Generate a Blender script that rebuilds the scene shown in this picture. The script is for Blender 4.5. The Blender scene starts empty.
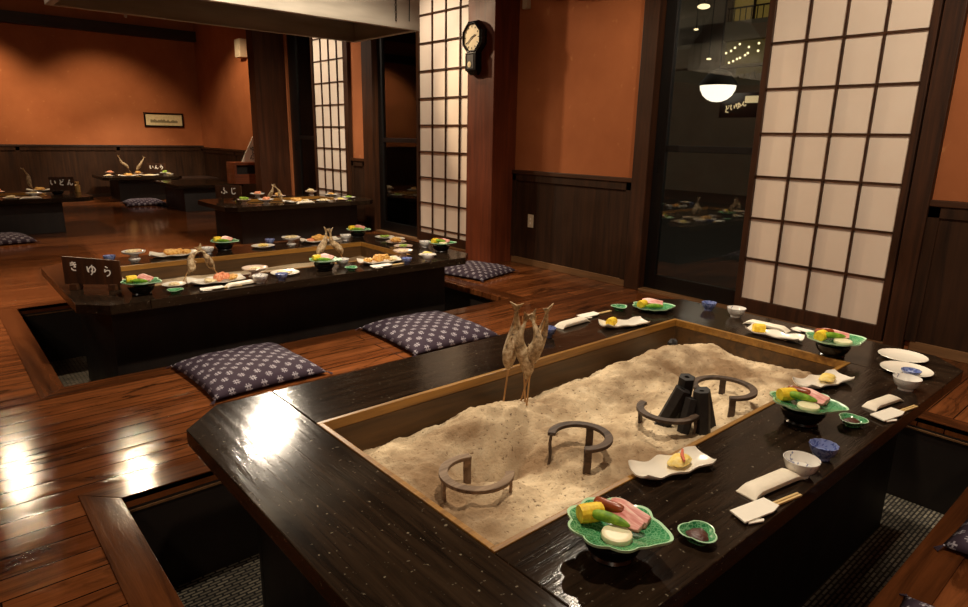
import bpy, bmesh, math, random
from math import sin, cos, pi, radians as R, atan2, hypot
from mathutils import Vector, Matrix, noise

random.seed(7)
scene = bpy.context.scene
COL = scene.collection

# ------------------------------------------------------------------ materials
def lin(c):
    return tuple(((v/12.92) if v <= .04045 else ((v+.055)/1.055)**2.4) for v in c)
def rgb(r, g, b):
    return lin((r/255, g/255, b/255)) + (1,)

MATS = {}
def new_mat(name):
    m = bpy.data.materials.new(name); m.use_nodes = True
    nt = m.node_tree
    b = nt.nodes['Principled BSDF']
    MATS[name] = m
    return m, nt, b
def link(nt, a, b): nt.links.new(a, b)
def node(nt, t, **kw):
    n = nt.nodes.new(t)
    for k, v in kw.items():
        if k in n.inputs.keys(): n.inputs[k].default_value = v
        else: setattr(n, k, v)
    return n
def coords(nt, scale=(1, 1, 1), kind='Object', rot=(0, 0, 0)):
    tc = nt.nodes.new('ShaderNodeTexCoord'); mp = nt.nodes.new('ShaderNodeMapping')
    mp.inputs['Scale'].default_value = scale; mp.inputs['Rotation'].default_value = rot
    link(nt, tc.outputs[kind], mp.inputs['Vector'])
    return mp.outputs['Vector']
def ramp(nt, src, stops):
    r = nt.nodes.new('ShaderNodeValToRGB')
    e = r.color_ramp.elements
    while len(e) < len(stops): e.new(.5)
    for i, (p, c) in enumerate(stops):
        e[i].position = p; e[i].color = c
    link(nt, src, r.inputs['Fac'])
    return r.outputs['Color']
def mixc(nt, fac, a, b, mode='MIX'):
    m = nt.nodes.new('ShaderNodeMix'); m.data_type = 'RGBA'; m.blend_type = mode
    for s, v in ((m.inputs[0], fac), (m.inputs[6], a), (m.inputs[7], b)):
        if hasattr(v, 'is_output') or hasattr(v, 'links'): link(nt, v, s)
        else: s.default_value = v
    return m.outputs[2]
def bump(nt, b, height, strength=.2, dist=.01):
    n = nt.nodes.new('ShaderNodeBump'); n.inputs['Strength'].default_value = strength
    n.inputs['Distance'].default_value = dist
    link(nt, height, n.inputs['Height']); link(nt, n.outputs['Normal'], b.inputs['Normal'])
def math_n(nt, op, a, b=None, c=None):
    n = nt.nodes.new('ShaderNodeMath'); n.operation = op
    for i, v in enumerate((a, b, c)):
        if v is None: continue
        if isinstance(v, (int, float)): n.inputs[i].default_value = v
        else: link(nt, v, n.inputs[i])
    return n.outputs[0]

def plain(name, col, rough=.5, metal=0, var=.12, scale=20, spec=.5, coat=0, bmp=0, sss=0):
    m, nt, b = new_mat(name)
    v = coords(nt)
    n = node(nt, 'ShaderNodeTexNoise', Scale=scale, Detail=4.0); link(nt, v, n.inputs['Vector'])
    lo = tuple(x*(1-var) for x in col[:3])+(1,); hi = tuple(min(1, x*(1+var)) for x in col[:3])+(1,)
    link(nt, ramp(nt, n.outputs['Fac'], [(.3, lo), (.7, hi)]), b.inputs['Base Color'])
    b.inputs['Roughness'].default_value = rough; b.inputs['Metallic'].default_value = metal
    b.inputs['Specular IOR Level'].default_value = spec
    b.inputs['Coat Weight'].default_value = coat
    if sss:
        b.inputs['Subsurface Weight'].default_value = sss
        b.inputs['Subsurface Radius'].default_value = (.01, .006, .004)
    if bmp: bump(nt, b, n.outputs['Fac'], bmp, .004)
    return m
def wood(name, dark, light, axis=0, rough=.4, scale=1, spec=.5, bmp=.15, seams=None):
    """grain runs along axis"""
    m, nt, b = new_mat(name)
    s = [14*scale]*3; s[axis] = .9*scale
    v = coords(nt, s)
    n = node(nt, 'ShaderNodeTexNoise', Scale=1.6, Detail=6.0, Roughness=.65, Distortion=.6); link(nt, v, n.inputs['Vector'])
    v2 = coords(nt, (1.3, 1.3, 1.3)); n2 = node(nt, 'ShaderNodeTexNoise', Scale=1.5, Detail=3.0); link(nt, v2, n2.inputs['Vector'])
    c = ramp(nt, n.outputs['Fac'], [(.3, dark), (.7, light)])
    c = mixc(nt, .45, c, ramp(nt, n2.outputs['Fac'], [(.3, (.45, .45, .45, 1)), (.7, (1.1, 1.1, 1.1, 1))]), 'MULTIPLY')
    if name.startswith('lacquered'):
        # worn-in dust specks and faint wiped patches
        sp = node(nt, 'ShaderNodeTexNoise', Scale=95.0, Detail=2.0, Roughness=.5); link(nt, coords(nt), sp.inputs['Vector'])
        c = mixc(nt, ramp(nt, sp.outputs['Fac'], [(.69, (0, 0, 0, 1)), (.75, (.5,)*3+(1,))]), c, rgb(150, 138, 118))
    link(nt, c, b.inputs['Base Color'])
    link(nt, ramp(nt, n2.outputs['Fac'], [(.3, (rough*.8,)*3+(1,)), (.7, (min(1, rough*1.25),)*3+(1,))]), b.inputs['Roughness'])
    b.inputs['Specular IOR Level'].default_value = spec
    if bmp:
        fs = [220]*3; fs[axis] = 30
        n3 = node(nt, 'ShaderNodeTexNoise', Scale=1.0, Detail=3.0); link(nt, coords(nt, fs), n3.inputs['Vector'])
        bump(nt, b, math_n(nt, 'MULTIPLY_ADD', n3.outputs['Fac'], .35, n.outputs['Fac']), bmp, .004)
    return m

def floor_mat():
    m, nt, b = new_mat('plank_floor')
    v = coords(nt)
    br = node(nt, 'ShaderNodeTexBrick', Scale=1.0, **{'Mortar Size': .0028, 'Mortar Smooth': .2, 'Brick Width': 1.9, 'Row Height': .105, 'Bias': 0.0})
    br.offset = .37; br.squash = 1.0
    br.inputs['Color1'].default_value = rgb(104, 58, 30); br.inputs['Color2'].default_value = rgb(142, 86, 48)
    br.inputs['Mortar'].default_value = rgb(24, 12, 7)
    link(nt, v, br.inputs['Vector'])
    g = node(nt, 'ShaderNodeTexNoise', Scale=1.0, Detail=7.0, Roughness=.68, Distortion=1.1); link(nt, coords(nt, (1.6, 26, 1)), g.inputs['Vector'])
    grain = ramp(nt, g.outputs['Fac'], [(.30, (.16, .13, .11, 1)), (.46, (.68, .63, .6, 1)), (.7, (1.2, 1.15, 1.1, 1))])
    k = node(nt, 'ShaderNodeTexNoise', Scale=1.0, Detail=5.0, Roughness=.6, Distortion=1.6); link(nt, coords(nt, (2.4, 7, 1)), k.inputs['Vector'])
    blot = ramp(nt, k.outputs['Fac'], [(.33, (.16, .13, .11, 1)), (.44, (.8, .8, .8, 1)), (.7, (1.15, 1.12, 1.1, 1))])
    c = mixc(nt, .85, br.outputs['Color'], grain, 'MULTIPLY')
    c = mixc(nt, .8, c, blot, 'MULTIPLY')
    link(nt, c, b.inputs['Base Color'])
    w = node(nt, 'ShaderNodeTexNoise', Scale=9.0, Detail=6.0, Roughness=.7); link(nt, coords(nt, (1, 2.2, 1)), w.inputs['Vector'])
    link(nt, ramp(nt, w.outputs['Fac'], [(.3, (.04,)*3+(1,)), (.7, (.10,)*3+(1,))]), b.inputs['Roughness'])
    b.inputs['Specular IOR Level'].default_value = .2
    h = math_n(nt, 'MULTIPLY_ADD', br.outputs['Fac'], -1.2, math_n(nt, 'MULTIPLY_ADD', w.outputs['Fac'], .5, g.outputs['Fac']))
    bump(nt, b, h, .22, .003)
    return m

def plaster_mat():
    m, nt, b = new_mat('orange_plaster')
    v = coords(nt)
    n = node(nt, 'ShaderNodeTexNoise', Scale=1.6, Detail=5.0, Roughness=.6); link(nt, v, n.inputs['Vector'])
    c = ramp(nt, n.outputs['Fac'], [(.3, rgb(158, 92, 54)), (.7, rgb(178, 108, 66))])
    f = node(nt, 'ShaderNodeTexNoise', Scale=14.0, Detail=2.0, Roughness=.4); link(nt, coords(nt, (1, 1, 1.0)), f.inputs['Vector'])
    c = mixc(nt, ramp(nt, f.outputs['Fac'], [(.70, (0, 0, 0, 1)), (.78, (.3, .3, .3, 1))]), c, rgb(206, 146, 92))
    link(nt, c, b.inputs['Base Color']); b.inputs['Roughness'].default_value = .85
    b.inputs['Specular IOR Level'].default_value = .2
    s = node(nt, 'ShaderNodeTexNoise', Scale=120.0, Detail=3.0); link(nt, v, s.inputs['Vector'])
    bump(nt, b, s.outputs['Fac'], .12, .003)
    return m

def ash_mat():
    m, nt, b = new_mat('hearth_ash')
    v = coords(nt)
    n = node(nt, 'ShaderNodeTexNoise', Scale=7.0, Detail=7.0, Roughness=.65); link(nt, v, n.inputs['Vector'])
    c = ramp(nt, n.outputs['Fac'], [(.25, rgb(160, 138, 110)), (.5, rgb(212, 190, 156)), (.75, rgb(232, 214, 182))])
    f = node(nt, 'ShaderNodeTexNoise', Scale=75.0, Detail=3.0, Roughness=.6); link(nt, v, f.inputs['Vector'])
    c = mixc(nt, ramp(nt, f.outputs['Fac'], [(.30, (.9, .9, .9, 1)), (.39, (0, 0, 0, 1))]), c, rgb(92, 74, 58))
    p = node(nt, 'ShaderNodeTexNoise', Scale=2.6, Detail=3.0, Roughness=.55); link(nt, v, p.inputs['Vector'])
    c = mixc(nt, ramp(nt, p.outputs['Fac'], [(.42, (0, 0, 0, 1)), (.62, (.85,)*3+(1,))]), c, rgb(120, 92, 64))
    link(nt, c, b.inputs['Base Color']); b.inputs['Roughness'].default_value = .95
    b.inputs['Specular IOR Level'].default_value = .1
    bump(nt, b, math_n(nt, 'ADD', f.outputs['Fac'], n.outputs['Fac']), .55, .012)
    return m

def cushion_mat():
    m, nt, b = new_mat('kasuri_cloth')
    v = coords(nt)
    sx = node(nt, 'ShaderNodeSeparateXYZ'); link(nt, v, sx.inputs[0])
    x, y = sx.outputs[0], sx.outputs[1]
    cell = .080
    def fold(t, off):
        a = math_n(nt, 'FRACT', math_n(nt, 'ADD', math_n(nt, 'MULTIPLY', t, 1/cell), off))
        return math_n(nt, 'ABSOLUTE', math_n(nt, 'SUBTRACT', a, .5))
    tot = None
    for off in (0.0, .5):
        u, w = fold(x, off+40), fold(y, off+40)
        def stroke(p, q):
            d = math_n(nt, 'LESS_THAN', math_n(nt, 'ABSOLUTE', math_n(nt, 'SUBTRACT', p, .075)), .030)
            return math_n(nt, 'MULTIPLY', d, math_n(nt, 'LESS_THAN', q, .2))
        s = math_n(nt, 'MAXIMUM', stroke(u, w), stroke(w, u))
        tot = s if tot is None else math_n(nt, 'MAXIMUM', tot, s)
    n = node(nt, 'ShaderNodeTexNoise', Scale=160.0, Detail=2.0); link(nt, v, n.inputs['Vector'])
    fr = math_n(nt, 'MULTIPLY', tot, ramp(nt, n.outputs['Fac'], [(.35, (.25,)*3+(1,)), (.6, (.9,)*3+(1,))]))
    c = mixc(nt, fr, rgb(62, 51, 62), rgb(188, 182, 190))
    link(nt, c, b.inputs['Base Color']); b.inputs['Roughness'].default_value = .9
    b.inputs['Specular IOR Level'].default_value = .15
    bump(nt, b, n.outputs['Fac'], .15, .002)
    return m

def glaze(name, base, deep, vein, scale=70):
    m, nt, b = new_mat(name)
    v = coords(nt)
    vo = node(nt, 'ShaderNodeTexVoronoi', Scale=float(scale)); vo.feature = 'DISTANCE_TO_EDGE'; link(nt, v, vo.inputs['Vector'])
    n = node(nt, 'ShaderNodeTexNoise', Scale=14.0, Detail=3.0); link(nt, v, n.inputs['Vector'])
    c = ramp(nt, n.outputs['Fac'], [(.3, deep), (.7, base)])
    c = mixc(nt, ramp(nt, vo.outputs['Distance'], [(.02, (.75,)*3+(1,)), (.1, (0, 0, 0, 1))]), c, vein)
    # spokes like leaf ribs
    sx = node(nt, 'ShaderNodeSeparateXYZ'); link(nt, v, sx.inputs[0])
    at = math_n(nt, 'ARCTAN2', sx.outputs[1], math_n(nt, 'SUBTRACT', sx.outputs[0], .07))
    sp = math_n(nt, 'ABSOLUTE', math_n(nt, 'SINE', math_n(nt, 'MULTIPLY', at, 7.0)))
    c = mixc(nt, ramp(nt, sp, [(.04, (.8,)*3+(1,)), (.14, (0, 0, 0, 1))]), c, vein)
    link(nt, c, b.inputs['Base Color']); b.inputs['Roughness'].default_value = .18
    b.inputs['Coat Weight'].default_value = .5
    return m

def painted_china(name, white, blue, thr=.56, scale=45):
    m, nt, b = new_mat(name)
    v = coords(nt)
    n = node(nt, 'ShaderNodeTexNoise', Scale=float(scale), Detail=2.0, Distortion=1.2); link(nt, v, n.inputs['Vector'])
    c = mixc(nt, ramp(nt, n.outputs['Fac'], [(thr, (0, 0, 0, 1)), (thr+.05, (.8,)*3+(1,))]), white, blue)
    link(nt, c, b.inputs['Base Color']); b.inputs['Roughness'].default_value = .2
    b.inputs['Coat Weight'].default_value = .4
    return m

def paper_mat():
    m, nt, b = new_mat('shoji_paper')
    n = node(nt, 'ShaderNodeTexNoise', Scale=1.0, Detail=4.0); link(nt, coords(nt, (6, 6, 6)), n.inputs['Vector'])
    link(nt, ramp(nt, n.outputs['Fac'], [(.3, rgb(242, 223, 204)), (.7, rgb(246, 229, 211))]), b.inputs['Base Color'])
    b.inputs['Roughness'].default_value = .9; b.inputs['Specular IOR Level'].default_value = .1
    return m
def glass_mat():
    m = bpy.data.materials.new('window_glass'); m.use_nodes = True; nt = m.node_tree
    nt.nodes.remove(nt.nodes['Principled BSDF'])
    out = nt.nodes['Material Output']
    t = node(nt, 'ShaderNodeBsdfTransparent'); t.inputs[0].default_value = (.82, .84, .82, 1)
    g = node(nt, 'ShaderNodeBsdfGlossy'); g.inputs['Roughness'].default_value = .0
    f = node(nt, 'ShaderNodeFresnel', IOR=1.6); mx = node(nt, 'ShaderNodeMixShader')
    link(nt, math_n(nt, 'MULTIPLY', f.outputs[0], 1.5), mx.inputs[0]); link(nt, t.outputs[0], mx.inputs[1]); link(nt, g.outputs[0], mx.inputs[2])
    link(nt, mx.outputs[0], out.inputs['Surface'])
    MATS['glass'] = m
    return m
def emit(name, col, s):
    m, nt, b = new_mat(name)
    b.inputs['Base Color'].default_value = col
    b.inputs['Emission Color'].default_value = col; b.inputs['Emission Strength'].default_value = s
    return m
def meat_mat():
    m, nt, b = new_mat('pink_meat')
    n = node(nt, 'ShaderNodeTexNoise', Scale=1.0, Detail=3.0, Distortion=.8); link(nt, coords(nt, (18, 90, 90)), n.inputs['Vector'])
    link(nt, ramp(nt, n.outputs['Fac'], [(.35, rgb(196, 104, 96)), (.55, rgb(226, 160, 148)), (.7, rgb(240, 206, 190))]), b.inputs['Base Color'])
    b.inputs['Roughness'].default_value = .4
    return m
def fish_mat():
    m, nt, b = new_mat('grilled_fish_skin')
    n = node(nt, 'ShaderNodeTexNoise', Scale=38.0, Detail=5.0, Roughness=.7); link(nt, coords(nt), n.inputs['Vector'])
    link(nt, ramp(nt, n.outputs['Fac'], [(.32, rgb(66, 50, 32)), (.47, rgb(158, 130, 92)), (.66, rgb(222, 202, 166))]), b.inputs['Base Color'])
    b.inputs['Roughness'].default_value = .6
    bump(nt, b, n.outputs['Fac'], .4, .004)
    return m
def tempura_mat(name, a, bcol):
    m, nt, b = new_mat(name)
    n = node(nt, 'ShaderNodeTexNoise', Scale=60.0, Detail=4.0); link(nt, coords(nt), n.inputs['Vector'])
    link(nt, ramp(nt, n.outputs['Fac'], [(.35, a), (.65, bcol)]), b.inputs['Base Color'])
    b.inputs['Roughness'].default_value = .6; bump(nt, b, n.outputs['Fac'], .4, .004)
    return m
def mat_weave():
    m, nt, b = new_mat('woven_mat')
    v = coords(nt)
    br = node(nt, 'ShaderNodeTexBrick', Scale=1.0, **{'Mortar Size': .004, 'Brick Width': .045, 'Row Height': .016})
    br.inputs['Color1'].default_value = rgb(150, 140, 120); br.inputs['Color2'].default_value = rgb(104, 96, 82); br.inputs['Mortar'].default_value = rgb(30, 26, 22)
    link(nt, v, br.inputs['Vector']); link(nt, br.outputs['Color'], b.inputs['Base Color'])
    b.inputs['Roughness'].default_value = .85; bump(nt, b, br.outputs['Fac'], -.5, .004)
    return m
def steel_mat():
    m, nt, b = new_mat('brushed_steel')
    n = node(nt, 'ShaderNodeTexNoise', Scale=2.0, Detail=5.0); link(nt, coords(nt, (.8, .8, 5)), n.inputs['Vector'])
    link(nt, ramp(nt, n.outputs['Fac'], [(.3, rgb(150, 142, 130)), (.7, rgb(186, 178, 164))]), b.inputs['Base Color'])
    b.inputs['Metallic'].default_value = .45
    link(nt, ramp(nt, n.outputs['Fac'], [(.3, (.34,)*3+(1,)), (.7, (.48,)*3+(1,))]), b.inputs['Roughness'])
    return m

M = dict(
    floor=floor_mat(), plaster=plaster_mat(), ash=ash_mat(), cloth=cushion_mat(), paper=paper_mat(), glass=glass_mat(),
    dark=wood('dark_timber_upright', rgb(38, 22, 12), rgb(76, 44, 24), 2, .5, 1, .25),
    dark_y=wood('dark_timber_rail', rgb(40, 24, 13), rgb(82, 49, 27), 1, .5, 1, .25),
    dark_x=wood('dark_timber_beam', rgb(30, 18, 11), rgb(58, 35, 20), 0, .5),
    panel=wood('wainscot_board', rgb(36, 22, 13), rgb(66, 41, 24), 2, .55, .8, .2),
    post=wood('red_cedar_post', rgb(78, 35, 18), rgb(116, 55, 29), 2, .5, .7, .25),
    post2=wood('brown_cedar_post', rgb(56, 31, 18), rgb(88, 50, 29), 2, .55, .7, .2),
    worn=wood('worn_timber', rgb(96, 66, 38), rgb(140, 100, 60), 1, .6),
    frame_x=wood('pit_frame_along', rgb(46, 24, 12), rgb(104, 58, 29), 0, .11, 1, .12, .12),
    frame_y=wood('pit_frame_across', rgb(46, 24, 12), rgb(104, 58, 29), 1, .11, 1, .12, .12),
    top_x=wood('lacquered_top_along', rgb(20, 14, 10), rgb(52, 39, 28), 0, .11, 1.8, .13, .14),
    top_y=wood('lacquered_top_across', rgb(20, 14, 10), rgb(52, 39, 28), 1, .11, 1.8, .13, .14),
    base=wood('blackened_board', rgb(18, 13, 11), rgb(36, 26, 21), 2, .5, .7),
    rim=wood('brass_brown_rim', rgb(120, 82, 34), rgb(176, 128, 58), 0, .35, 2),
    lining=wood('hearth_lining_board', rgb(54, 37, 19), rgb(100, 70, 36), 0, .5),
    pit=plain('pit_black_board', rgb(34, 25, 20), .6),
    mat=mat_weave(), steel=steel_mat(),
    chain=plain('dark_iron', rgb(40, 36, 32), .5, .8),
    iron=wood('rusted_iron', rgb(42, 32, 26), rgb(104, 84, 68), 0, .6, 2, .4),
    iron_ashy=wood('ash_dusted_iron', rgb(92, 70, 54), rgb(168, 144, 118), 0, .7, 2, .3),
    coal=plain('charcoal', rgb(34, 31, 30), .6, 0, .3, 40, .4, 0, .4),
    black=plain('black_lacquer', rgb(16, 13, 12), .22, 0, .1, 8, .5),
    blackframe=plain('black_door_frame', rgb(15, 13, 12), .35, 0, .1, 8, .5),
    green=glaze('green_leaf_glaze', rgb(64, 148, 92), rgb(30, 104, 62), rgb(132, 194, 142), 130),
    pale_green=plain('pale_green_rim', rgb(186, 226, 186), .2, 0, .08),
    white=plain('white_china', rgb(236, 229, 214), .2, 0, .02, 10, .5, .3),
    cream=painted_china('pinkish_china', rgb(222, 200, 182), rgb(178, 128, 112), .58),
    blue=painted_china('blue_china', rgb(132, 146, 192), rgb(58, 74, 140), .52, 60),
    blue_white=painted_china('blue_painted_china', rgb(232, 229, 222), rgb(74, 88, 140), .60, 40),
    towel=plain('wrapped_towel', rgb(238, 228, 208), .5, 0, .04, 60, .3, 0, .2),
    paperw=plain('white_paper', rgb(242, 236, 222), .8, 0, .02, 40, .2),
    stick=wood('pale_chopstick', rgb(214, 176, 108), rgb(236, 206, 146), 0, .6),
    bamboo=wood('bamboo_skewer', rgb(170, 122, 70), rgb(210, 166, 108), 2, .6),
    corn=tempura_mat('sweetcorn', rgb(226, 176, 20), rgb(250, 222, 60)),
    okra=tempura_mat('green_pepper', rgb(78, 128, 16), rgb(142, 184, 40)),
    onion=plain('onion_slice', rgb(232, 224, 184), .35, 0, .06, 30, .4, 0, 0, .1),
    sausage=plain('sausage_skin', rgb(142, 66, 30), .3, 0, .2, 30, .5),
    meat=meat_mat(), fish=fish_mat(),
    sauce=plain('brown_miso', rgb(78, 40, 30), .35, 0, .35, 160, .5, 0, .6),
    egg=tempura_mat('yellow_omelette', rgb(236, 204, 96), rgb(248, 228, 150)),
    pink=plain('pink_ginger', rgb(214, 112, 84), .4),
    fried=tempura_mat('fried_batter', rgb(206, 140, 56), rgb(240, 196, 112)),
    salad=tempura_mat('leafy_salad', rgb(96, 142, 34), rgb(172, 196, 78)),
    rice=tempura_mat('pale_simmered_food', rgb(206, 182, 132), rgb(240, 224, 180)),
    prawn=tempura_mat('orange_prawn', rgb(220, 116, 70), rgb(246, 180, 140)),
    ink=plain('white_paint', rgb(236, 232, 224), .6, 0, .02),
    blackink=plain('black_ink', rgb(26, 22, 22), .7),
    dial=plain('clock_dial', rgb(226, 206, 160), .5, 0, .05),
    plastic=plain('beige_plastic', rgb(206, 190, 162), .45, 0, .04),
    pict=plain('picture_paper', rgb(226, 208, 160), .7, 0, .08, 30),
    pict2=plain('picture_ink_wash', rgb(140, 128, 92), .7, 0, .3, 60),
    red=wood('reddish_box_wood', rgb(96, 44, 20), rgb(146, 74, 36), 0, .45),
    bottle=plain('amber_seasoning', rgb(176, 134, 76), .3, 0, .1),
    facade=plain('night_facade', rgb(128, 118, 102), .8, 0, .1, 2),
    ceil=wood('ceiling_board', rgb(44, 28, 18), rgb(74, 48, 30), 0, .6),
    lamp=emit('lamp_globe', rgb(255, 238, 214), 2.2),
    litroom=emit('lit_room', rgb(150, 122, 56), .35),
    litdim=emit('dim_lit_room', rgb(120, 104, 52), .14),
    bulb=emit('small_bulb', rgb(255, 226, 170), 2.5),
    signlit=emit('lit_sign_letters', rgb(230, 200, 150), .8),
)

# ------------------------------------------------------------------ mesh helpers
class MB:
    def __init__(s): s.v = []; s.f = []; s.m = []
    def add(s, vs, fs, mi=0, T=None):
        o = len(s.v)
        s.v += [tuple(T @ Vector(p)) if T else tuple(p) for p in vs]
        s.f += [tuple(o+i for i in f) for f in fs]; s.m += [mi]*len(fs)
        return s
    def box(s, x0, x1, y0, y1, z0, z1, mi=0, T=None):
        vs = [(x, y, z) for x in (x0, x1) for y in (y0, y1) for z in (z0, z1)]
        return s.add(vs, [(0, 1, 3, 2), (4, 6, 7, 5), (0, 4, 5, 1), (2, 3, 7, 6), (0, 2, 6, 4), (1, 5, 7, 3)], mi, T)
    def prism(s, poly, z0, z1, mi=0, T=None):
        n = len(poly)
        vs = [(x, y, z0) for x, y in poly]+[(x, y, z1) for x, y in poly]
        fs = [tuple(range(n-1, -1, -1)), tuple(range(n, 2*n))]+[(i, (i+1) % n, n+(i+1) % n, n+i) for i in range(n)]
        return s.add(vs, fs, mi, T)
    def lathe(s, prof, n=28, mi=0, T=None, ripple=None):
        """prof: (r,z) list; closes to the axis where r==0"""
        vs = []; rows = []
        for r, z in prof:
            if r < 1e-6: rows.append([len(vs)]); vs.append((0, 0, z))
            else:
                row = []
                for i in range(n):
                    a = 2*pi*i/n; k = ripple(a, r, z) if ripple else 1
                    row.append(len(vs)); vs.append((r*k*cos(a), r*k*sin(a), z))
                rows.append(row)
        fs = []
        for A, B in zip(rows, rows[1:]):
            if len(A) == 1 and len(B) == 1: continue
            for i in range(n):
                j = (i+1) % n
                if len(A) == 1: fs.append((A[0], B[j], B[i]))
                elif len(B) == 1: fs.append((A[i], A[j], B[0]))
                else: fs.append((A[i], A[j], B[j], B[i]))
        return s.add(vs, fs, mi, T)
    def tube(s, pts, rad, n=10, mi=0, T=None, flat=1.0, closed=False):
        pts = [Vector(p) for p in pts]; N = len(pts)
        rads = rad if isinstance(rad, (list, tuple)) else [rad]*N
        vs = []; up = None
        for i, p in enumerate(pts):
            if closed: t = pts[(i+1) % N]-pts[i-1]
            else: t = pts[min(i+1, N-1)]-pts[max(i-1, 0)]
            t.normalize()
            if up is None: up = Vector((0, 0, 1)) if abs(t.z) < .8 else Vector((1, 0, 0))
            a = t.cross(up).normalized(); b = a.cross(t).normalized(); up = b
            for k in range(n):
                th = 2*pi*k/n
                vs.append(tuple(p+a*cos(th)*rads[i]+b*sin(th)*rads[i]*flat))
        fs = []
        for i in range(N if closed else N-1):
            j = (i+1) % N
            for k in range(n):
                l = (k+1) % n
                fs.append((i*n+k, i*n+l, j*n+l, j*n+k))
        if not closed:
            fs += [tuple(range(n-1, -1, -1)), tuple((N-1)*n+k for k in range(n))]
        return s.add(vs, fs, mi, T)
    def ellipsoid(s, c, r, n=14, mi=0, T=None, wob=0, seed=0):
        prof = [(sin(pi*i/8), -cos(pi*i/8)) for i in range(9)]
        prof[0] = (0, -1); prof[-1] = (0, 1)
        sub = MB().lathe(prof, n)
        vs = []
        for x, y, z in sub.v:
            k = 1+wob*noise.noise(Vector((x*1.7+seed*3.1, y*1.7, z*1.7)))
            vs.append((c[0]+x*r[0]*k, c[1]+y*r[1]*k, c[2]+z*r[2]*k))
        return s.add(vs, sub.f, mi, T)
    def sheet(s, nu, nv, fn, mi=0):
        vs = [fn(i/nu, j/nv) for j in range(nv+1) for i in range(nu+1)]
        fs = [(j*(nu+1)+i, j*(nu+1)+i+1, (j+1)*(nu+1)+i+1, (j+1)*(nu+1)+i) for j in range(nv) for i in range(nu)]
        return s.add(vs, fs, mi)
    def mesh(s, name, mats, bevel=0, smooth=True):
        me = bpy.data.meshes.new(name)
        me.from_pydata(s.v, [], s.f)
        me.update()
        for m in (mats if isinstance(mats, (list, tuple)) else [mats]): me.materials.append(m)
        me.polygons.foreach_set('material_index', s.m)
        bm = bmesh.new(); bm.from_mesh(me)
        bmesh.ops.recalc_face_normals(bm, faces=bm.faces)
        if bevel:
            ed = [e for e in bm.edges if len(e.link_faces) == 2 and e.calc_face_angle(0) > .5]
            bmesh.ops.bevel(bm, geom=ed, offset=bevel, segments=2, profile=.6, affect='EDGES', clamp_overlap=True)
        bm.to_mesh(me); bm.free()
        if smooth and not bevel:
            me.polygons.foreach_set('use_smooth', [True]*len(me.polygons))
            me.set_sharp_from_angle(angle=R(38))
        return me
    def build(s, name, mats, parent=None, bevel=0, smooth=True):
        o = bpy.data.objects.new(name, s.mesh(name, mats, bevel, smooth)); COL.objects.link(o)
        if parent: o.parent = parent
        return o

def tag(o, label, cat, group=None, kind=None):
    o['label'] = label; o['category'] = cat
    if group: o['group'] = group
    if kind: o['kind'] = kind
    return o
def thing(name, label, cat, loc=(0, 0, 0), rz=0, group=None):
    o = bpy.data.objects.new(name, None); COL.objects.link(o)
    o.empty_display_size = .05
    o.location = loc; o.rotation_euler = (0, 0, rz)
    return tag(o, label, cat, group)
def struct(o, cat=None):
    o['kind'] = 'structure'; return o
def sroot(name):
    o = bpy.data.objects.new(name, None); COL.objects.link(o); o.empty_display_size = .05
    o['kind'] = 'structure'; return o
CACHE = {}
def mesh_of(key, fn):
    if key not in CACHE: CACHE[key] = fn()
    return CACHE[key]
def place(name, me, loc=(0, 0, 0), rz=0, parent=None, rot=None):
    o = bpy.data.objects.new(name, me); COL.objects.link(o)
    o.location = loc; o.rotation_euler = rot if rot else (0, 0, rz)
    if parent: o.parent = parent
    return o

# ------------------------------------------------------------------ camera
f_px, pt, ro, yaw, H = 643.5, .2533, .0196, .7186, 1.2
fw = Vector((sin(yaw)*cos(pt), cos(yaw)*cos(pt), -sin(pt)))
r0 = Vector((cos(yaw), -sin(yaw), 0)); u0 = r0.cross(fw)
rr = cos(ro)*r0+sin(ro)*u0; uu = -sin(ro)*r0+cos(ro)*u0
cd = bpy.data.cameras.new('camera'); co = bpy.data.objects.new('camera', cd); COL.objects.link(co)
cd.sensor_width = 36; cd.lens = f_px/968*36; cd.clip_start = .05; cd.clip_end = 100
mw = Matrix((rr, uu, -fw)).transposed().to_4x4(); mw.translation = (0, 0, H)
co.matrix_world = mw
scene.camera = co

# ------------------------------------------------------------------ room shell
WX = 4.4; YF = 13.6; YB = -2.2; XL = -3.2; ZC = 3.32
# floor with two sunken wells
P1 = (.36, 3.28, .42, 2.24); P2 = (.385, 3.31, 3.48, 5.28)
b = MB()
T0 = -.04
b.box(XL, P1[0], YB, YF, T0, 0); b.box(P1[1], WX+.1, YB, YF, T0, 0)
for y0, y1 in ((YB, P1[2]), (P1[3], P2[2]), (P2[3], YF)): b.box(P1[0], P1[1], y0, y1, T0, 0)
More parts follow.
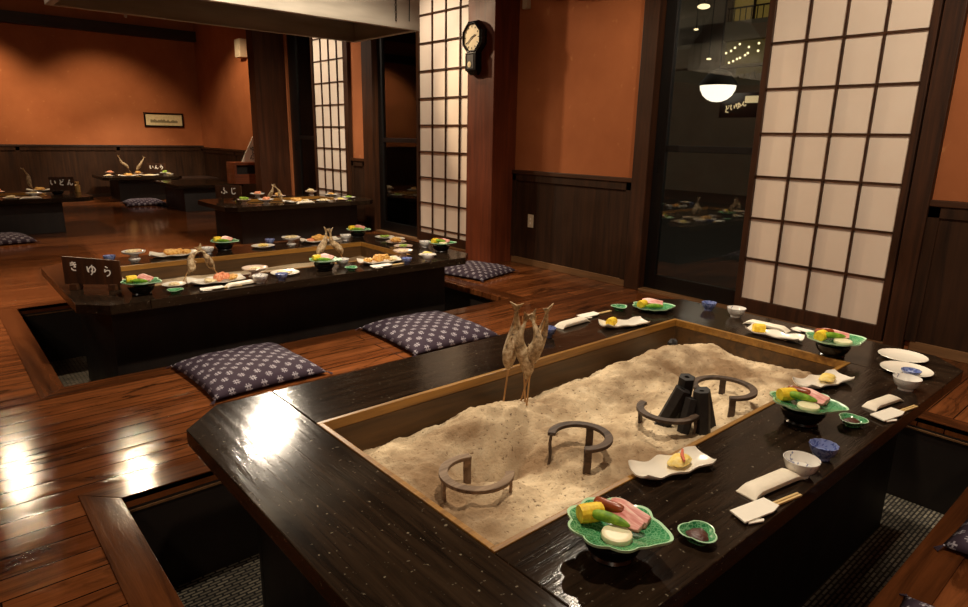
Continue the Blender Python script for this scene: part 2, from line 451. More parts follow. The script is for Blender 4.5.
# (second well is a hair narrower/wider: fill the slivers)
b.box(P1[0], P2[0], P2[2], P2[3], T0, 0)
struct(b.build('floor', M['floor'], smooth=False))
def well(P, n, label):
    x0, x1, y0, y1 = P; d = -.41
    t = .03
    for side, q in (('left', (x0-t, x0, y0-t, y1+t)), ('right', (x1, x1+t, y0-t, y1+t)), ('front', (x0, x1, y0-t, y0)), ('back', (x0, x1, y1, y1+t))):
        struct(MB().box(*q, d-.05, -.041).build('wall_well_%s_%d' % (side, n), M['pit'], smooth=False))
    # pale ledge strip running just under the lip
    l = MB(); l.box(x0+.001, x1-.001, y1-.006, y1-.0005, -.058, -.05); l.box(x1-.006, x1-.0005, y0+.02, y1-.02, -.058, -.05)
    struct(l.build('trim_well_ledge_%d' % n, M['worn'], smooth=False))
    m = MB().box(x0+.004, x1-.004, y0+.004, y1-.004, d-.05, d)
    tag(m.build('woven_mat', M['mat'], smooth=False), label, 'mat', 'woven mats lining the foot wells')
    # mitred frame boards around the lip, set flush into the floor
    fr = .11; h = .004
    fx = MB()
    fx.prism([(x0-fr, y1+fr), (x0, y1), (x1, y1), (x1+fr, y1+fr)], -.02, h)
    fx.prism([(x0-fr, y0-fr), (x1+fr, y0-fr), (x1, y0), (x0, y0)], -.02, h)
    fy = MB()
    fy.prism([(x0-fr, y0-fr), (x0, y0), (x0, y1), (x0-fr, y1+fr)], -.02, h)
    fy.prism([(x1+fr, y0-fr), (x1+fr, y1+fr), (x1, y1), (x1, y0)], -.02, h)
    struct(fx.build('trim_%d' % (n*2-1), M['frame_x'], bevel=.002)); struct(fy.build('trim_%d' % (n*2), M['frame_y'], bevel=.002))
well(P1, 1, 'grey woven mat in the foot well under the near hearth table')
well(P2, 2, 'grey woven mat in the foot well under the middle table with the name board')

struct(MB().box(XL-.1, WX+.1, YB-.1, YF+.1, ZC, ZC+.1).build('ceiling', M['ceil'], smooth=False))
# far wall, left wall, wall behind the camera
def wains(mb_panel, mb_cap, axis, fixed, a, bb, sgn, capz=.9, zb=.06):
    """panelled wainscot strip on a wall; sgn = into the room"""
    t0, t1 = sorted((fixed, fixed+sgn*.02)); c0, c1 = sorted((fixed, fixed+sgn*.045)); s0, s1 = sorted((fixed+sgn*.02, fixed+sgn*.034))
    n = max(1, round((bb-a)/1.4))
    if axis == 'y':
        mb_panel.box(t0, t1, a, bb, zb, capz-.03); mb_cap.box(c0, c1, a, bb, capz-.035, capz)
        for i in range(n+1):
            y = a+(bb-a)*i/n; y = min(max(y, a+.03), bb-.03); mb_panel.box(s0, s1, y-.03, y+.03, zb, capz-.035)
        mb_panel.box(s0, s1, a, bb, capz-.1, capz-.036)
    else:
        mb_panel.box(a, bb, t0, t1, zb, capz-.03); mb_cap.box(a, bb, c0, c1, capz-.035, capz)
        for i in range(n+1):
            x = a+(bb-a)*i/n; x = min(max(x, a+.03), bb-.03); mb_panel.box(x-.03, x+.03, s0, s1, zb, capz-.035)
        mb_panel.box(a, bb, s0, s1, capz-.1, capz-.036)
def base_strip(a, bb): return MB().box(WX-.03, WX, a, bb, 0, .06)

struct(MB().box(XL, WX+.1, YF, YF+.1, 0, ZC).build('wall_back', M['plaster'], smooth=False))
struct(MB().box(XL-.1, XL, YB, YF+.1, 0, ZC).build('wall_left', M['plaster'], smooth=False))
struct(MB().box(XL, WX+.1, YB-.1, YB, 0, ZC).build('wall_front', M['plaster'], smooth=False))
pn, cp = MB(), MB(); wains(pn, cp, 'x', YF, XL, WX, -1, .93)
struct(pn.build('trim_5', M['panel'], bevel=.002)); struct(cp.build('trim_6', M['dark_x'], bevel=.004))
struct(MB().box(XL, WX, YF-.14, YF, 2.84, 3.02).build('trim_7', M['dark_x'], bevel=.004))
# window wall: plaster panels
wl = MB()
for a, c in ((YB, 1.13), (3.18, 4.7), (7.33, 7.74), (9.6, YF)): wl.box(WX, WX+.1, a, c, 0, ZC)
for a, c in ((1.13, 3.18), (4.7, 7.33), (7.74, 9.6)): wl.box(WX, WX+.1, a, c, 2.75, ZC)
struct(wl.build('wall_right', M['plaster'], smooth=False))
pn, cp = MB(), MB()
for a, c in ((YB, 1.13), (3.2, 4.62), (7.36, 7.72), (10.1, YF)): wains(pn, cp, 'y', WX, a, c, -1, .9)
struct(pn.build('trim_8', M['panel'], bevel=.002)); struct(cp.build('trim_9', M['dark_y'], bevel=.004))
bs = MB()
for a, c in ((YB, 1.1), (3.2, 4.6), (7.36, 7.72), (10.1, YF)): bs.box(WX-.03, WX, a, c, 0, .062)
struct(bs.build('baseboard_right', M['worn'], bevel=.003))
struct(MB().box(XL, WX-.03, YF-.03, YF, 0, .06).build('baseboard_back', M['dark_x'], bevel=.003))
# posts
def post(n, x0, y0, y1, mt):
    p = MB()
    p.box(x0, WX, y0, y1, 0, ZC)
    struct(p.build('trim_%d' % n, M[mt], bevel=.006))
post(10, 4.1, 4.61, 4.99, 'post'); post(11, 3.93, 9.64, 9.87, 'post2')
# jambs and heads
jb = MB()
for a, c in ((1.13, 1.235), (3.06, 3.2), (7.12, 7.36), (7.71, 7.79)): jb.box(WX-.05, WX+.12, a, c, 0, ZC-.45)
struct(jb.build('trim_12', M['dark'], bevel=.004))
hd = MB()
for a, c in ((1.13, 3.2), (4.98, 7.36), (7.71, 9.64)): hd.box(WX-.055, WX+.12, a, c, 2.72, 2.86)
struct(hd.build('trim_13', M['dark_y'], bevel=.004))
sl = MB()
for a, c in ((1.2, 3.06), (4.98, 7.12), (7.79, 9.65)): sl.box(WX-.045, WX+.12, a, c, 0, .02)
struct(sl.build('trim_14', M['worn'], bevel=.003))

def shoji(n, y0, y1, nx, cw, ytop, zrow, ch, z0=.02, z1=2.72):
    """sliding paper screen between y0<y1; y of first bar from the far end, z of one row bar"""
    r = sroot('door_%d' % n)
    x0, x1 = WX-.045, WX-.01
    st = MB(); s = .04
    st.box(x0, x1, y0, y0+s, z0, z1); st.box(x0, x1, y1-s, y1, z0, z1)
    st.box(x0, x1, y0+s, y1-s, z0, z0+.095); st.box(x0, x1, y0+s, y1-s, z1-.05, z1)
    st.build('screen_frame', M['dark'], r, bevel=.003)
    la = MB()
    for j in range(1, nx):
        y = ytop-j*cw; la.box(x0+.008, x1-.008, y-.006, y+.006, z0+.095, z1-.05)
    z = zrow
    while z > z0+.15: z -= ch
    z += ch
    while z < z1-.08:
        if z > z0+.13: la.box(x0+.009, x1-.009, y0+s, y1-s, z-.006, z+.006)
        z += ch
    la.build('lattice', M['dark_y'], r)
    MB().box(x1-.008, x1-.004, y0+s, y1-s, z0+.09, z1-.05).build('paper', M['paper'], r, smooth=False)
shoji(1, 1.247, 2.222, 4, .2226, 2.18, 1.829, .285)
shoji(2, 5.16, 6.2, 4, .2378, 6.157, 2.455, .285)
shoji(3, 7.79, 8.72, 4, .222, 8.68, 2.436-.285, .285)

def glass_door(n, y0, y1, s=.1):
    r = sroot('window_%d' % n)
    x0, x1 = WX+.03, WX+.07
    f = MB()
    f.box(x0, x1, y0, y0+s, .02, 2.72); f.box(x0, x1, y1-s, y1, .02, 2.72)
    f.box(x0, x1, y0+s, y1-s, .02, .14); f.box(x0, x1, y0+s, y1-s, 2.62, 2.72); f.box(x0, x1, y0+s, y1-s, 1.115, 1.165)
    f.build('sash_frame', M['blackframe'], r, bevel=.004)
    MB().box(x0+.014, x0+.02, y0+s, y1-s, .14, 2.62).build('glass_pane', M['glass'], r, smooth=False)
    MB().box(x0-.008, x0+.002, y1-s*.62, y1-s*.45, .95, 1.07).build('latch', M['chain'], r, bevel=.003)
glass_door(1, 1.24, 3.06); glass_door(2, 4.99, 7.12); glass_door(3, 7.8, 9.64, .3)

# ------------------------------------------------------------------ hearth tables
def hearth_table(label, o, op, zt, bs, zb, cham=.13, th=.05):
    """o outer x0,x1,y0,y1; op opening; bs base box; zb where the base stands"""
    cx, cy = (o[0]+o[1])/2, (o[2]+o[3])/2
    r = thing('hearth_table', label, 'table', (cx, cy, zb), 0, 'low black hearth tables')
    T = Matrix.Translation((-cx, -cy, -zb))
    a0, a1, b0, b1 = op; x0, x1, y0, y1 = o; c = cham
    ends = MB(); sides = MB(); g = .0008
    ends.prism([(x0, y0+c), (x0+c, y0), (a0-g, y0), (a0-g, y1), (x0+c, y1), (x0, y1-c)], zt-th, zt, 0, T)
    ends.prism([(a1+g, y0), (x1-c, y0), (x1, y0+c), (x1, y1-c), (x1-c, y1), (a1+g, y1)], zt-th, zt, 0, T)
    ends.prism([(a0+g, y0), (a1-g, y0), (a1-g, b0), (a0+g, b0)], zt-th, zt, 1, T)
    ends.prism([(a0+g, b1), (a1-g, b1), (a1-g, y1), (a0+g, y1)], zt-th, zt, 1, T)
    ends.build('tabletop', [M['top_y'], M['top_x']], r, bevel=.003)
    w = .016; rm = MB()
    rm.box(a0, a1, b0, b0+w, zt-.03, zt+.003, 0, T); rm.box(a0, a1, b1-w, b1, zt-.03, zt+.003, 0, T)
    rm.box(a0, a0+w, b0+w, b1-w, zt-.03, zt+.003, 0, T); rm.box(a1-w, a1, b0+w, b1-w, zt-.03, zt+.003, 0, T)
    rm.build('hearth_rim', M['rim'], r, bevel=.002)
    ln = MB(); q = w+.002; d = zt-.19
    ln.box(a0+q-.014, a1-q+.014, b0+q-.014, b0+q, d, zt-.031, 0, T); ln.box(a0+q-.014, a1-q+.014, b1-q, b1-q+.014, d, zt-.031, 0, T)
    ln.box(a0+q-.014, a0+q, b0+q, b1-q, d, zt-.031, 0, T); ln.box(a1-q, a1-q+.014, b0+q, b1-q, d, zt-.031, 0, T)
    ln.build('hearth_lining', M['lining'], r)
    B = MB(); bx0, bx1, by0, by1 = bs; t = .03
    B.box(bx0, bx1, by0, by0+t, zb, zt-th-.001, 0, T); B.box(bx0, bx1, by1-t, by1, zb, zt-th-.001, 0, T)
    B.box(bx0, bx0+t, by0+t, by1-t, zb, zt-th-.001, 0, T); B.box(bx1-t, bx1, by0+t, by1-t, zb, zt-th-.001, 0, T)
    B.box(bx0+t, bx1-t, by0+t, by1-t, d-.02, d, 0, T)
    B.build('base', M['base'], r, bevel=.003)
    return r
ZN = .34; ZB = -.41; ZFAR = .42
OP1 = (.813, 2.752, .88, 1.70)
hearth_table('large black hearth table in the foreground with four iron trivets in its ash', (.494, 3.15, .56, 2.03), OP1, ZN, (.69, 2.95, .72, 1.93), ZB)
OP2 = (.83, 2.70, 3.93, 4.64)
hearth_table('black hearth table in the middle, two cushions before it, name board on its left end', (.512, 3.09, 3.6, 5.0), OP2, ZN, (.67, 2.9, 3.77, 4.75), ZB)
OP5 = (2.8, 3.9, 7.22, 7.72)
hearth_table('dark hearth table beyond the middle table, beside the second paper screen', (2.44, 4.27, 6.93, 8.0), OP5, ZFAR, (2.62, 4.06, 7.06, 7.88), 0, .1)
OP3 = (-.55, 1.15, 9.25, 9.85)
hearth_table('dark hearth table cut off by the left edge of the picture', (-.9, 1.58, 8.9, 10.2), OP3, ZFAR, (-.66, 1.26, 9.06, 10.05), 0, .1)
OP4 = (2.7, 3.3, 12.75, 13.15)
hearth_table('small dark hearth table against the far wall below the framed picture', (2.36, 3.62, 12.4, 13.42), OP4, ZFAR, (2.62, 3.36, 12.62, 13.3), 0, .08)

# ash beds
def ash_bed(op, zt, label, hfun, nx, ny):
    q = .0185; x0, x1, y0, y1 = op[0]+q, op[1]-q, op[2]+q, op[3]-q
    m = MB()
    def fn(u, v):
        x, y = x0+u*(x1-x0), y0+v*(y1-y0)
        return (x, y, min(zt-.012, zt+hfun(x, y)))
    m.sheet(nx, ny, fn)
    # skirt and bottom make it a body
    zbm = zt-.185
    nb = len(m.v)
    ring = [i for i in range(nx+1)]+[j*(nx+1)+nx for j in range(1, ny+1)]+[ny*(nx+1)+i for i in range(nx-1, -1, -1)]+[j*(nx+1) for j in range(ny-1, 0, -1)]
    vs = [(m.v[i][0], m.v[i][1], zbm) for i in ring]; o = len(m.v); m.v += vs
    n = len(ring)
    for k in range(n):
        m.f.append((ring[k], o+k, o+(k+1) % n, ring[(k+1) % n])); m.m.append(0)
    m.f.append(tuple(o+k for k in range(n))); m.m.append(0)
    ob = m.build('hearth_ash', M['ash'])
    return tag(ob, label, 'ash', 'ash beds in the hearth tables', 'stuff')
def bumpf(x, y, cx, cy, sx, sy): return math.exp(-((x-cx)/sx)**2-((y-cy)/sy)**2)
def h_near(x, y):
    v = (y-.88)/.82; u = (x-.81)/1.94
    h = -.046-.05*max(0, v-.25)-.012*u
    h += .055*bumpf(x, y, 1.33, 1.50, .22, .12)+.065*bumpf(x, y, 2.25, 1.48, .5, .12)+.02*bumpf(x, y, .9, 1.42, .16, .2)
    h -= .085*bumpf(x, y, 1.16, 1.28, .12, .09)+.03*bumpf(x, y, 1.2, 1.08, .09, .12)+.018*bumpf(x, y, 1.75, 1.3, .3, .1)
    h -= .065*max(0, (v-.74)/.26)**1.3+.04*max(0, (u-.93)/.07)**1.5
    P = Vector((x, y, 0))
    h += +.016*noise.noise(P*6)+.013*noise.noise(P*15+Vector((3, 1, 0)))+.008*noise.noise(P*38)+.003*noise.noise(P*90)
    return h
ash_bed(OP1, ZN, 'pale beige ash heaped in the foreground hearth around the iron trivets', h_near, 190, 84)
def h_far(x, y): return -.115+.012*noise.noise(Vector((x*5, y*5, 0)))
ash_bed(OP2, ZN, 'ash bed sunk in the middle table behind its front row of dishes', h_far, 40, 16)
ash_bed(OP5, ZFAR, 'ash bed in the table beside the second paper screen', h_far, 16, 8)
ash_bed(OP3, ZFAR, 'ash bed in the table cut off by the left edge', h_far, 16, 8)
ash_bed(OP4, ZFAR, 'ash bed in the small table against the far wall', h_far, 12, 8)

# ------------------------------------------------------------------ iron trivets in the ash
def trivet(label, cx, cy, r, a0, a1, legs, zr, mat):
    t = thing('iron_trivet', label, 'trivet', (cx, cy, ZN+h_near(cx, cy)), 0, 'iron trivets standing in the ash')
    z0 = t.location.z
    ring = MB(); n = 40; vs = []; fs = []
    for i in range(n+1):
        a = R(a0+(a1-a0)*i/n)
        for (q, z) in ((r-.012, -.005), (r+.012, -.005), (r+.012, .006), (r-.012, .006)):
            vs.append((q*cos(a), q*sin(a), zr-z0+z))
    for i in range(n):
        for k in range(4): fs.append((i*4+k, i*4+(k+1) % 4, i*4+4+(k+1) % 4, i*4+4+k))
    fs += [(3, 2, 1, 0), tuple(n*4+k for k in range(4))]
    ring.add(vs, fs); ring.build('ring', mat, t, bevel=.002)
    for la in legs:
        a = R(la); lg = MB()
        c, s = cos(a), sin(a)
        pts = [(r, zr-z0+.003), (r+.004, zr-z0-.03), (r+.001, zr-z0-.07), (r+.006, min(zr-z0-.11, h_near(cx+r*c, cy+r*s)+ZN-z0-.012))]
        vs = []
        for q, z in pts:
            for dq, dt in ((-.004, -.011), (.004, -.011), (.004, .011), (-.004, .011)):
                vs.append(((q+dq)*c-dt*s, (q+dq)*s+dt*c, z))
        fs = [(0, 1, 2, 3), (15, 14, 13, 12)]
        for i in range(3):
            for k in range(4): fs.append((i*4+k, i*4+4+k, i*4+4+(k+1) % 4, i*4+(k+1) % 4))
        lg.add(vs, fs).build('leg', mat, t, bevel=.0015)
trivet('ash-dusted iron trivet nearest the left end of the foreground hearth', 1.0, 1.16, .088, 62, 322, (66, 316, 160), .342, M['iron_ashy'])
trivet('dark iron horseshoe trivet in the middle of the ash, open to the left', 1.352, 1.108, .083, -130, 132, (-124, 127, 20), .358, M['iron'])
trivet('iron horseshoe trivet whose ring ends against the standing charcoal', 1.735, 1.065, .088, 95, 310, (103, 290), .350, M['iron'])
trivet('iron horseshoe trivet farthest along the ash, behind the charcoal', 2.06, 1.05, .10, -140, 150, (-134, 30, 144), .352, M['iron'])

# charcoal sticks
def coal_mesh():
    m = MB(); n = 6; L = .155; ro_, ri = .027, .008
    def ringv(r, z): return [(r*cos(2*pi*i/n), r*sin(2*pi*i/n), z) for i in range(n)]
    vs = ringv(ro_, 0)+ringv(ro_, L)+ringv(ri, L)+ringv(ri, 0); fs = []
    for k in range(4):
        for i in range(n):
            j = (i+1) % n; A, B = k*n, ((k+1) % 4)*n
            fs.append((A+i, A+j, B+j, B+i))
    m.add(vs, fs); return m.mesh('charcoal_stick', M['coal'], bevel=.0015)
cm = coal_mesh()
cl = [(1.735, 1.085, 1.0, 'leftmost charcoal stick leaning right under the trivet ring', (1.775, 1.03)), (1.795, .968, 1.0, 'foremost thick charcoal stick standing upright by the hearth edge', (1.79, .985)),
      (1.865, .985, .95, 'charcoal stick on the right of the bundle, leaning left', (1.83, 1.01)), (1.745, 1.01, .8, 'slim charcoal stick tucked in the middle of the bundle', (1.775, 1.005)),
      (1.82, 1.07, 1.15, 'charcoal stick at the back of the bundle showing its round bore', (1.80, 1.045))]
for i, (x, y, sc, lab, tp) in enumerate(cl):
    zb_ = ZN+h_near(x, y)-.012
    ax = Vector((tp[0]-x, tp[1]-y, .165*sc)).normalized()
    o = place('charcoal_stick', cm, (x, y, zb_)); o.rotation_euler = ax.to_track_quat('Z', 'Y').to_euler()
    o.scale = (min(1, sc),)*2+(sc,)
    tag(o, lab, 'charcoal', 'charcoal sticks standing in the ash')
o = place('charcoal_lump', mesh_of('lump', lambda: MB().ellipsoid((0, 0, 0), (.028, .022, .018), 12, 0, None, .5, 2).mesh('charcoal_lump', M['coal'])), (2.43, 1.5, ZN+h_near(2.43, 1.5)+.008))
tag(o, 'small dark charcoal lump lying on the ash near the far corner of the hearth', 'charcoal')

# ------------------------------------------------------------------ grilled fish on skewers
def fish(label, base, top, L, bend, group, seed=0, thick=1.0, start=None):
    base, top = Vector(base), Vector(top); ax = (top-base); D = ax.length; ax.normalize()
    t = thing('skewered_fish', label, 'fish', base, 0, group)
    side = ax.cross(Vector((cos(seed*2.1), sin(seed*2.1), .1))).normalized()
    MB().tube([Vector((0, 0, 0)), ax*(D*.5), ax*(D*.98)], [.0032, .003, .002], 8).build('skewer', M['bamboo'], t)
    s0 = D-L if start is None else start
    N = 15; pts = []; rad = []
    prof = [.25, .55, .78, .92, 1, 1, .97, .92, .84, .74, .62, .48, .36, .27, .2]
    for i in range(N):
        q = i/(N-1)
        pts.append(ax*(s0+L*.9*q)+side*bend*sin(q*pi*2.1+.4)); rad.append(.019*thick*prof[i])
    bd = MB().tube(pts, rad, 12, 0, None, 1.0)
    bo = bd.build('body', M['fish'], t)
    e = pts[-1]; d = (pts[-1]-pts[-3]).normalized(); w = d.cross(Vector((seed % 2, .7, .3))).normalized(); nrm = d.cross(w).normalized()*.0018
    fl = [e-d*.006+w*.004, e+d*.032+w*.024, e+d*.02, e+d*.032-w*.024, e-d*.006-w*.004]
    vs = [tuple(p+nrm) for p in fl]+[tuple(p-nrm) for p in fl]
    fs = [(0, 1, 2, 3, 4), (9, 8, 7, 6, 5)]+[(i, 5+i, 5+(i+1) % 5, (i+1) % 5) for i in range(5)]
    MB().add(vs, fs).build('tail_fin', M['fish'], t)
    p = pts[7]; dd = side if seed % 2 else -side; nn = ax.cross(dd).normalized()*.0015
    fl = [p+dd*.014-ax*.016, p+dd*.034+ax*.012, p+dd*.014+ax*.014]
    vs = [tuple(a+nn) for a in fl]+[tuple(a-nn) for a in fl]
    MB().add(vs, [(0, 1, 2), (5, 4, 3), (0, 3, 4, 1), (1, 4, 5, 2), (2, 5, 3, 0)]).build('dorsal_fin', M['fish'], t)
    MB().ellipsoid(tuple(pts[1]+ax.cross(side).normalized()*rad[1]*.9), (.003, .003, .003), 8).build('eye', M['black'], t)
G = 'skewered fish in the foreground hearth'
def hz(x, y): return ZN+h_near(x, y)-.01
fish('grilled fish on a skewer, leftmost of the foreground cluster and standing apart', (1.455, 1.55, hz(1.455, 1.55)), (1.49, 1.525, .655), .24, .016, G, 1, 1.4)
fish('grilled fish on a skewer, second from left of the foreground cluster', (1.483, 1.468, hz(1.483, 1.468)), (1.468, 1.481, .625), .23, .014, G, 2, 1.3)
fish('grilled fish on a skewer, third from left of the foreground cluster, upright beside the cup', (1.474, 1.452, hz(1.474, 1.452)), (1.512, 1.46, .625), .22, .02, G, 3, 1.4)
fish('grilled fish on a slanting skewer, rightmost of the foreground cluster', (1.505, 1.515, hz(1.505, 1.515)), (1.572, 1.456, .645), .22, .02, G, 4, 1.25)
G2 = 'skewered fish in the middle hearth'
fish('left fish of the crossing pair nearest the name board on the middle table', (1.08, 4.02, .26), (1.225, 4.03, .52), .17, .015, G2, 5, 1.3)
fish('right fish of the crossing pair nearest the name board on the middle table', (1.37, 4.05, .26), (1.235, 4.04, .52), .17, .015, G2, 6, 1.3)
fish('left fish of the pale leaning pair at the middle of the middle table', (1.97, 4.05, .26), (2.10, 4.06, .56), .2, .012, G2, 7, 1.35)
fish('right fish of the pale leaning pair at the middle of the middle table', (2.24, 4.03, .26), (2.09, 4.04, .555), .2, .012, G2, 8, 1.35)
G3 = 'skewered fish on the far tables'
fish('left fish of the small leaning pair on the table beside the second paper screen', (3.09, 7.5, .35), (3.2, 7.5, .6), .19, .012, G3, 9, 1.2)
fish('right fish of the small leaning pair on the table beside the second paper screen', (3.33, 7.5, .35), (3.22, 7.51, .595), .19, .012, G3, 10, 1.2)
fish('left fish of the spread pair on the small table by the far wall', (2.98, 12.95, .35), (2.72, 12.95, .76), .28, .014, G3, 11, 1.4)
fish('right fish of the spread pair on the small table by the far wall', (2.9, 12.9, .35), (3.14, 12.9, .74), .28, .014, G3, 12, 1.4)
fish('single skewered fish leaning on the table cut off by the left edge', (1.08, 9.5, .35), (.98, 9.5, .74), .24, .012, G3, 13, 1.2)

# ------------------------------------------------------------------ tableware
def leaf_mesh():
    m = MB(); n = 96
    def out(t):
        a, c = .098, .094
        r = 1/math.sqrt((cos(t)/a)**2+(sin(t)/c)**2)
        wgt = min(1, abs(((t+pi) % (2*pi))-pi)/.9)
        r *= 1+.13*wgt*(abs(sin(t*4.5+.0))-.6)
        d = ((t+pi) % (2*pi))-pi
        return r+.026*math.exp(-(d/.28)**2)
    rings = [.0, .25, .5, .72, .88, .945, 1.0]
    def zt_(s, t): return .006+.020*s**2.2+.002*s*abs(sin(t*4.5))
    vs = [(0, 0, zt_(0, 0))]
    for s in rings[1:]:
        for i in range(n):
            t = 2*pi*i/n; r = out(t)*s; vs.append((r*cos(t), r*sin(t), zt_(s, t)))
    fs = []; mi = []
    for i in range(n): fs.append((0, 1+i, 1+(i+1) % n)); mi.append(0)
    for k in range(len(rings)-2):
        for i in range(n):
            j = (i+1) % n; A = 1+k*n; B = A+n
            fs.append((A+i, B+i, B+j, A+j)); mi.append(1 if k == len(rings)-3 else 0)
    top = len(vs); A = top-n
    # underside
    for s in (.99, .6, .3):
        for i in range(n):
            t = 2*pi*i/n; r = out(t)*s; vs.append((r*cos(t), r*sin(t), max(.0015, zt_(s, t)-.0055) if s > .5 else .001))
    prev = A
    for k in range(3):
        B = top+k*n
        for i in range(n):
            j = (i+1) % n; fs.append((prev+i, B+i, B+j, prev+j)); mi.append(1 if k == 0 else 0)
        prev = B
    fs.append(tuple(prev+i for i in range(n))); mi.append(0)
    m.v = vs; m.f = fs; m.m = mi
    # foot ring
    m.lathe([(.03, .003), (.032, 0), (.037, 0), (.038, .004), (.03, .004)], 24, 0)
    return m.mesh('leaf_plate', [M['green'], M['pale_green']])
def clover_mesh():
    n = 60
    def rip(a, r, z): return 1+.24*(abs(cos(1.5*a+.3))-.6)*min(1, r/.03)
    m = MB()
    m.lathe([(0, .006), (.02, .007), (.03, .012), (.0375, .022)], n, 0, None, rip)
    m.lathe([(.0375, .022), (.0395, .0225), (.041, .0215)], n, 1, None, rip)
    m.lathe([(.041, .0215), (.033, .011), (.022, .004), (.022, 0), (.017, 0), (.017, .003), (0, .003)], n, 0, None, rip)
    return m.mesh('clover_dish', [M['green'], M['pale_green']])
def stand_mesh(r=.066, h=.05):
    return MB().lathe([(0, .0), (r*.72, 0), (r*.76, .006), (r*.7, .012), (r*.86, h*.45), (r, h*.85), (r, h), (0, h)], 36).mesh('lacquer_stand', M['black'])
def bowl_mesh(r, h, mat, foot=.5, wavy=0, key=''):
    def rip(a, rr_, z): return 1+wavy*cos(12*a)*(z/h)**2
    return MB().lathe([(0, .004), (r*foot, .004), (r*foot, 0), (r*foot*.86, 0), (r*foot*.86, .002), (0, .0022)][:0] +
        [(0, .003), (r*foot*.85, .003), (r*foot*.9, 0), (r*foot, 0), (r*foot, .007), (r*.82, h*.42), (r*.96, h*.8), (r, h), (r*.965, h*1.005), (r*.9, h*.78), (r*.74, h*.42), (r*.4, .013), (0, .011)], 48, 0, None, rip if wavy else None).mesh('bowl', mat)
def pedestal_mesh(mat, r=.072, h=.058):
    return MB().lathe([(0, .003), (r*.42, .003), (r*.5, 0), (r*.52, .004), (r*.36, .014), (r*.3, h*.45), (r*.5, h*.62), (r*.92, h*.8), (r, h), (r*.97, h*1.01), (r*.85, h*.87), (r*.4, h*.72), (0, h*.7)], 40).mesh('pedestal_bowl', mat)
def plate_mesh(r, mat=None):
    return MB().lathe([(0, .003), (r*.55, .003), (r*.58, 0), (r*.63, 0), (r*.66, .004), (r*.97, .013), (r, .0155), (r*.985, .0165), (r*.7, .0095), (r*.6, .008), (0, .008)], 48).mesh('plate', mat or M['white'])
def wavy_mesh(L=.25, W=.092):
    m = MB(); nu, nv = 40, 12
    def P(u, v, off):
        x = (u-.5)*L; y = (v-.5)*W
        e = abs(2*v-1); q = abs(2*u-1)
        y += .006*sin(u*5*pi)*(2*v-1)*1.0
        z = .006+.014*e**3+.012*q**4+.003*sin(u*5*pi+1)*e
        return (x*(1-.06*e*e), y*(1-.12*q**6), z+off)
    top = [P(i/nu, j/nv, 0) for j in range(nv+1) for i in range(nu+1)]
    bot = [P(i/nu, j/nv, -.005) for j in range(nv+1) for i in range(nu+1)]
    N = len(top); fs = []
    for j in range(nv):
        for i in range(nu):
            a = j*(nu+1)+i; fs.append((a, a+1, a+nu+2, a+nu+1)); fs.append((N+a, N+a+nu+1, N+a+nu+2, N+a+1))
    ring = [i for i in range(nu+1)]+[j*(nu+1)+nu for j in range(1, nv+1)]+[nv*(nu+1)+i for i in range(nu-1, -1, -1)]+[j*(nu+1) for j in range(nv-1, 0, -1)]
    for k in range(len(ring)):
        a, b_ = ring[k], ring[(k+1) % len(ring)]; fs.append((a, N+a, N+b_, b_))
    m.add(top+bot, fs)
    m.box(-L*.25, L*.25, -W*.2, W*.2, 0, .004)
    return m.mesh('wavy_plate', M['white'])
def towel_mesh(L=.21, W=.052):
    m = MB(); secs = []; n = 16
    for q in [-1, -.985, -.93, -.86, -.7, -.35, 0, .35, .7, .86, .93, .985, 1]:
        k = abs(q); hh = .012 if k < .8 else .012-.0102*((k-.8)/.2)**.8
        w = W/2*(1 if k < .8 else 1+.10*((k-.8)/.2))
        w *= 1+.03*noise.noise(Vector((q*4, 1, 2)))
        for i in range(n):
            a = 2*pi*i/n; c, s = cos(a), sin(a)
            x = q*L/2
            yy = w*math.copysign(abs(c)**.7, c); zz = hh+hh*math.copysign(abs(s)**.7, s)*.98
            secs.append((x, yy, zz))
    N = len(secs)//n; fs = []
    for i in range(N-1):
        for k in range(n): fs.append((i*n+k, i*n+(k+1) % n, i*n+n+(k+1) % n, i*n+n+k))
    fs += [tuple(range(n-1, -1, -1)), tuple((N-1)*n+k for k in range(n))]
    m.add(secs, fs); return m.mesh('towel', M['towel'])
def sleeve_mesh():
    m = MB()
    poly = [(-.068, -.016), (.03, -.03), (.066, -.024), (.068, .018), (-.052, .034)]
    m.prism(poly, .0045, .0085); m.prism([(-.06, -.02), (-.02, -.035), (-.01, -.03), (-.045, -.012)], .001, .0043)
    return m.mesh('paper_sleeve', M['paperw'], bevel=.0005)
def sticks_mesh(x0=.0, x1=.2):
    m = MB()
    for y in (-.005, .0035): m.box(x0, x1, y-.0032, y+.0032, .0015, .0068)
    return m.mesh('chopsticks', M['stick'], bevel=.001)
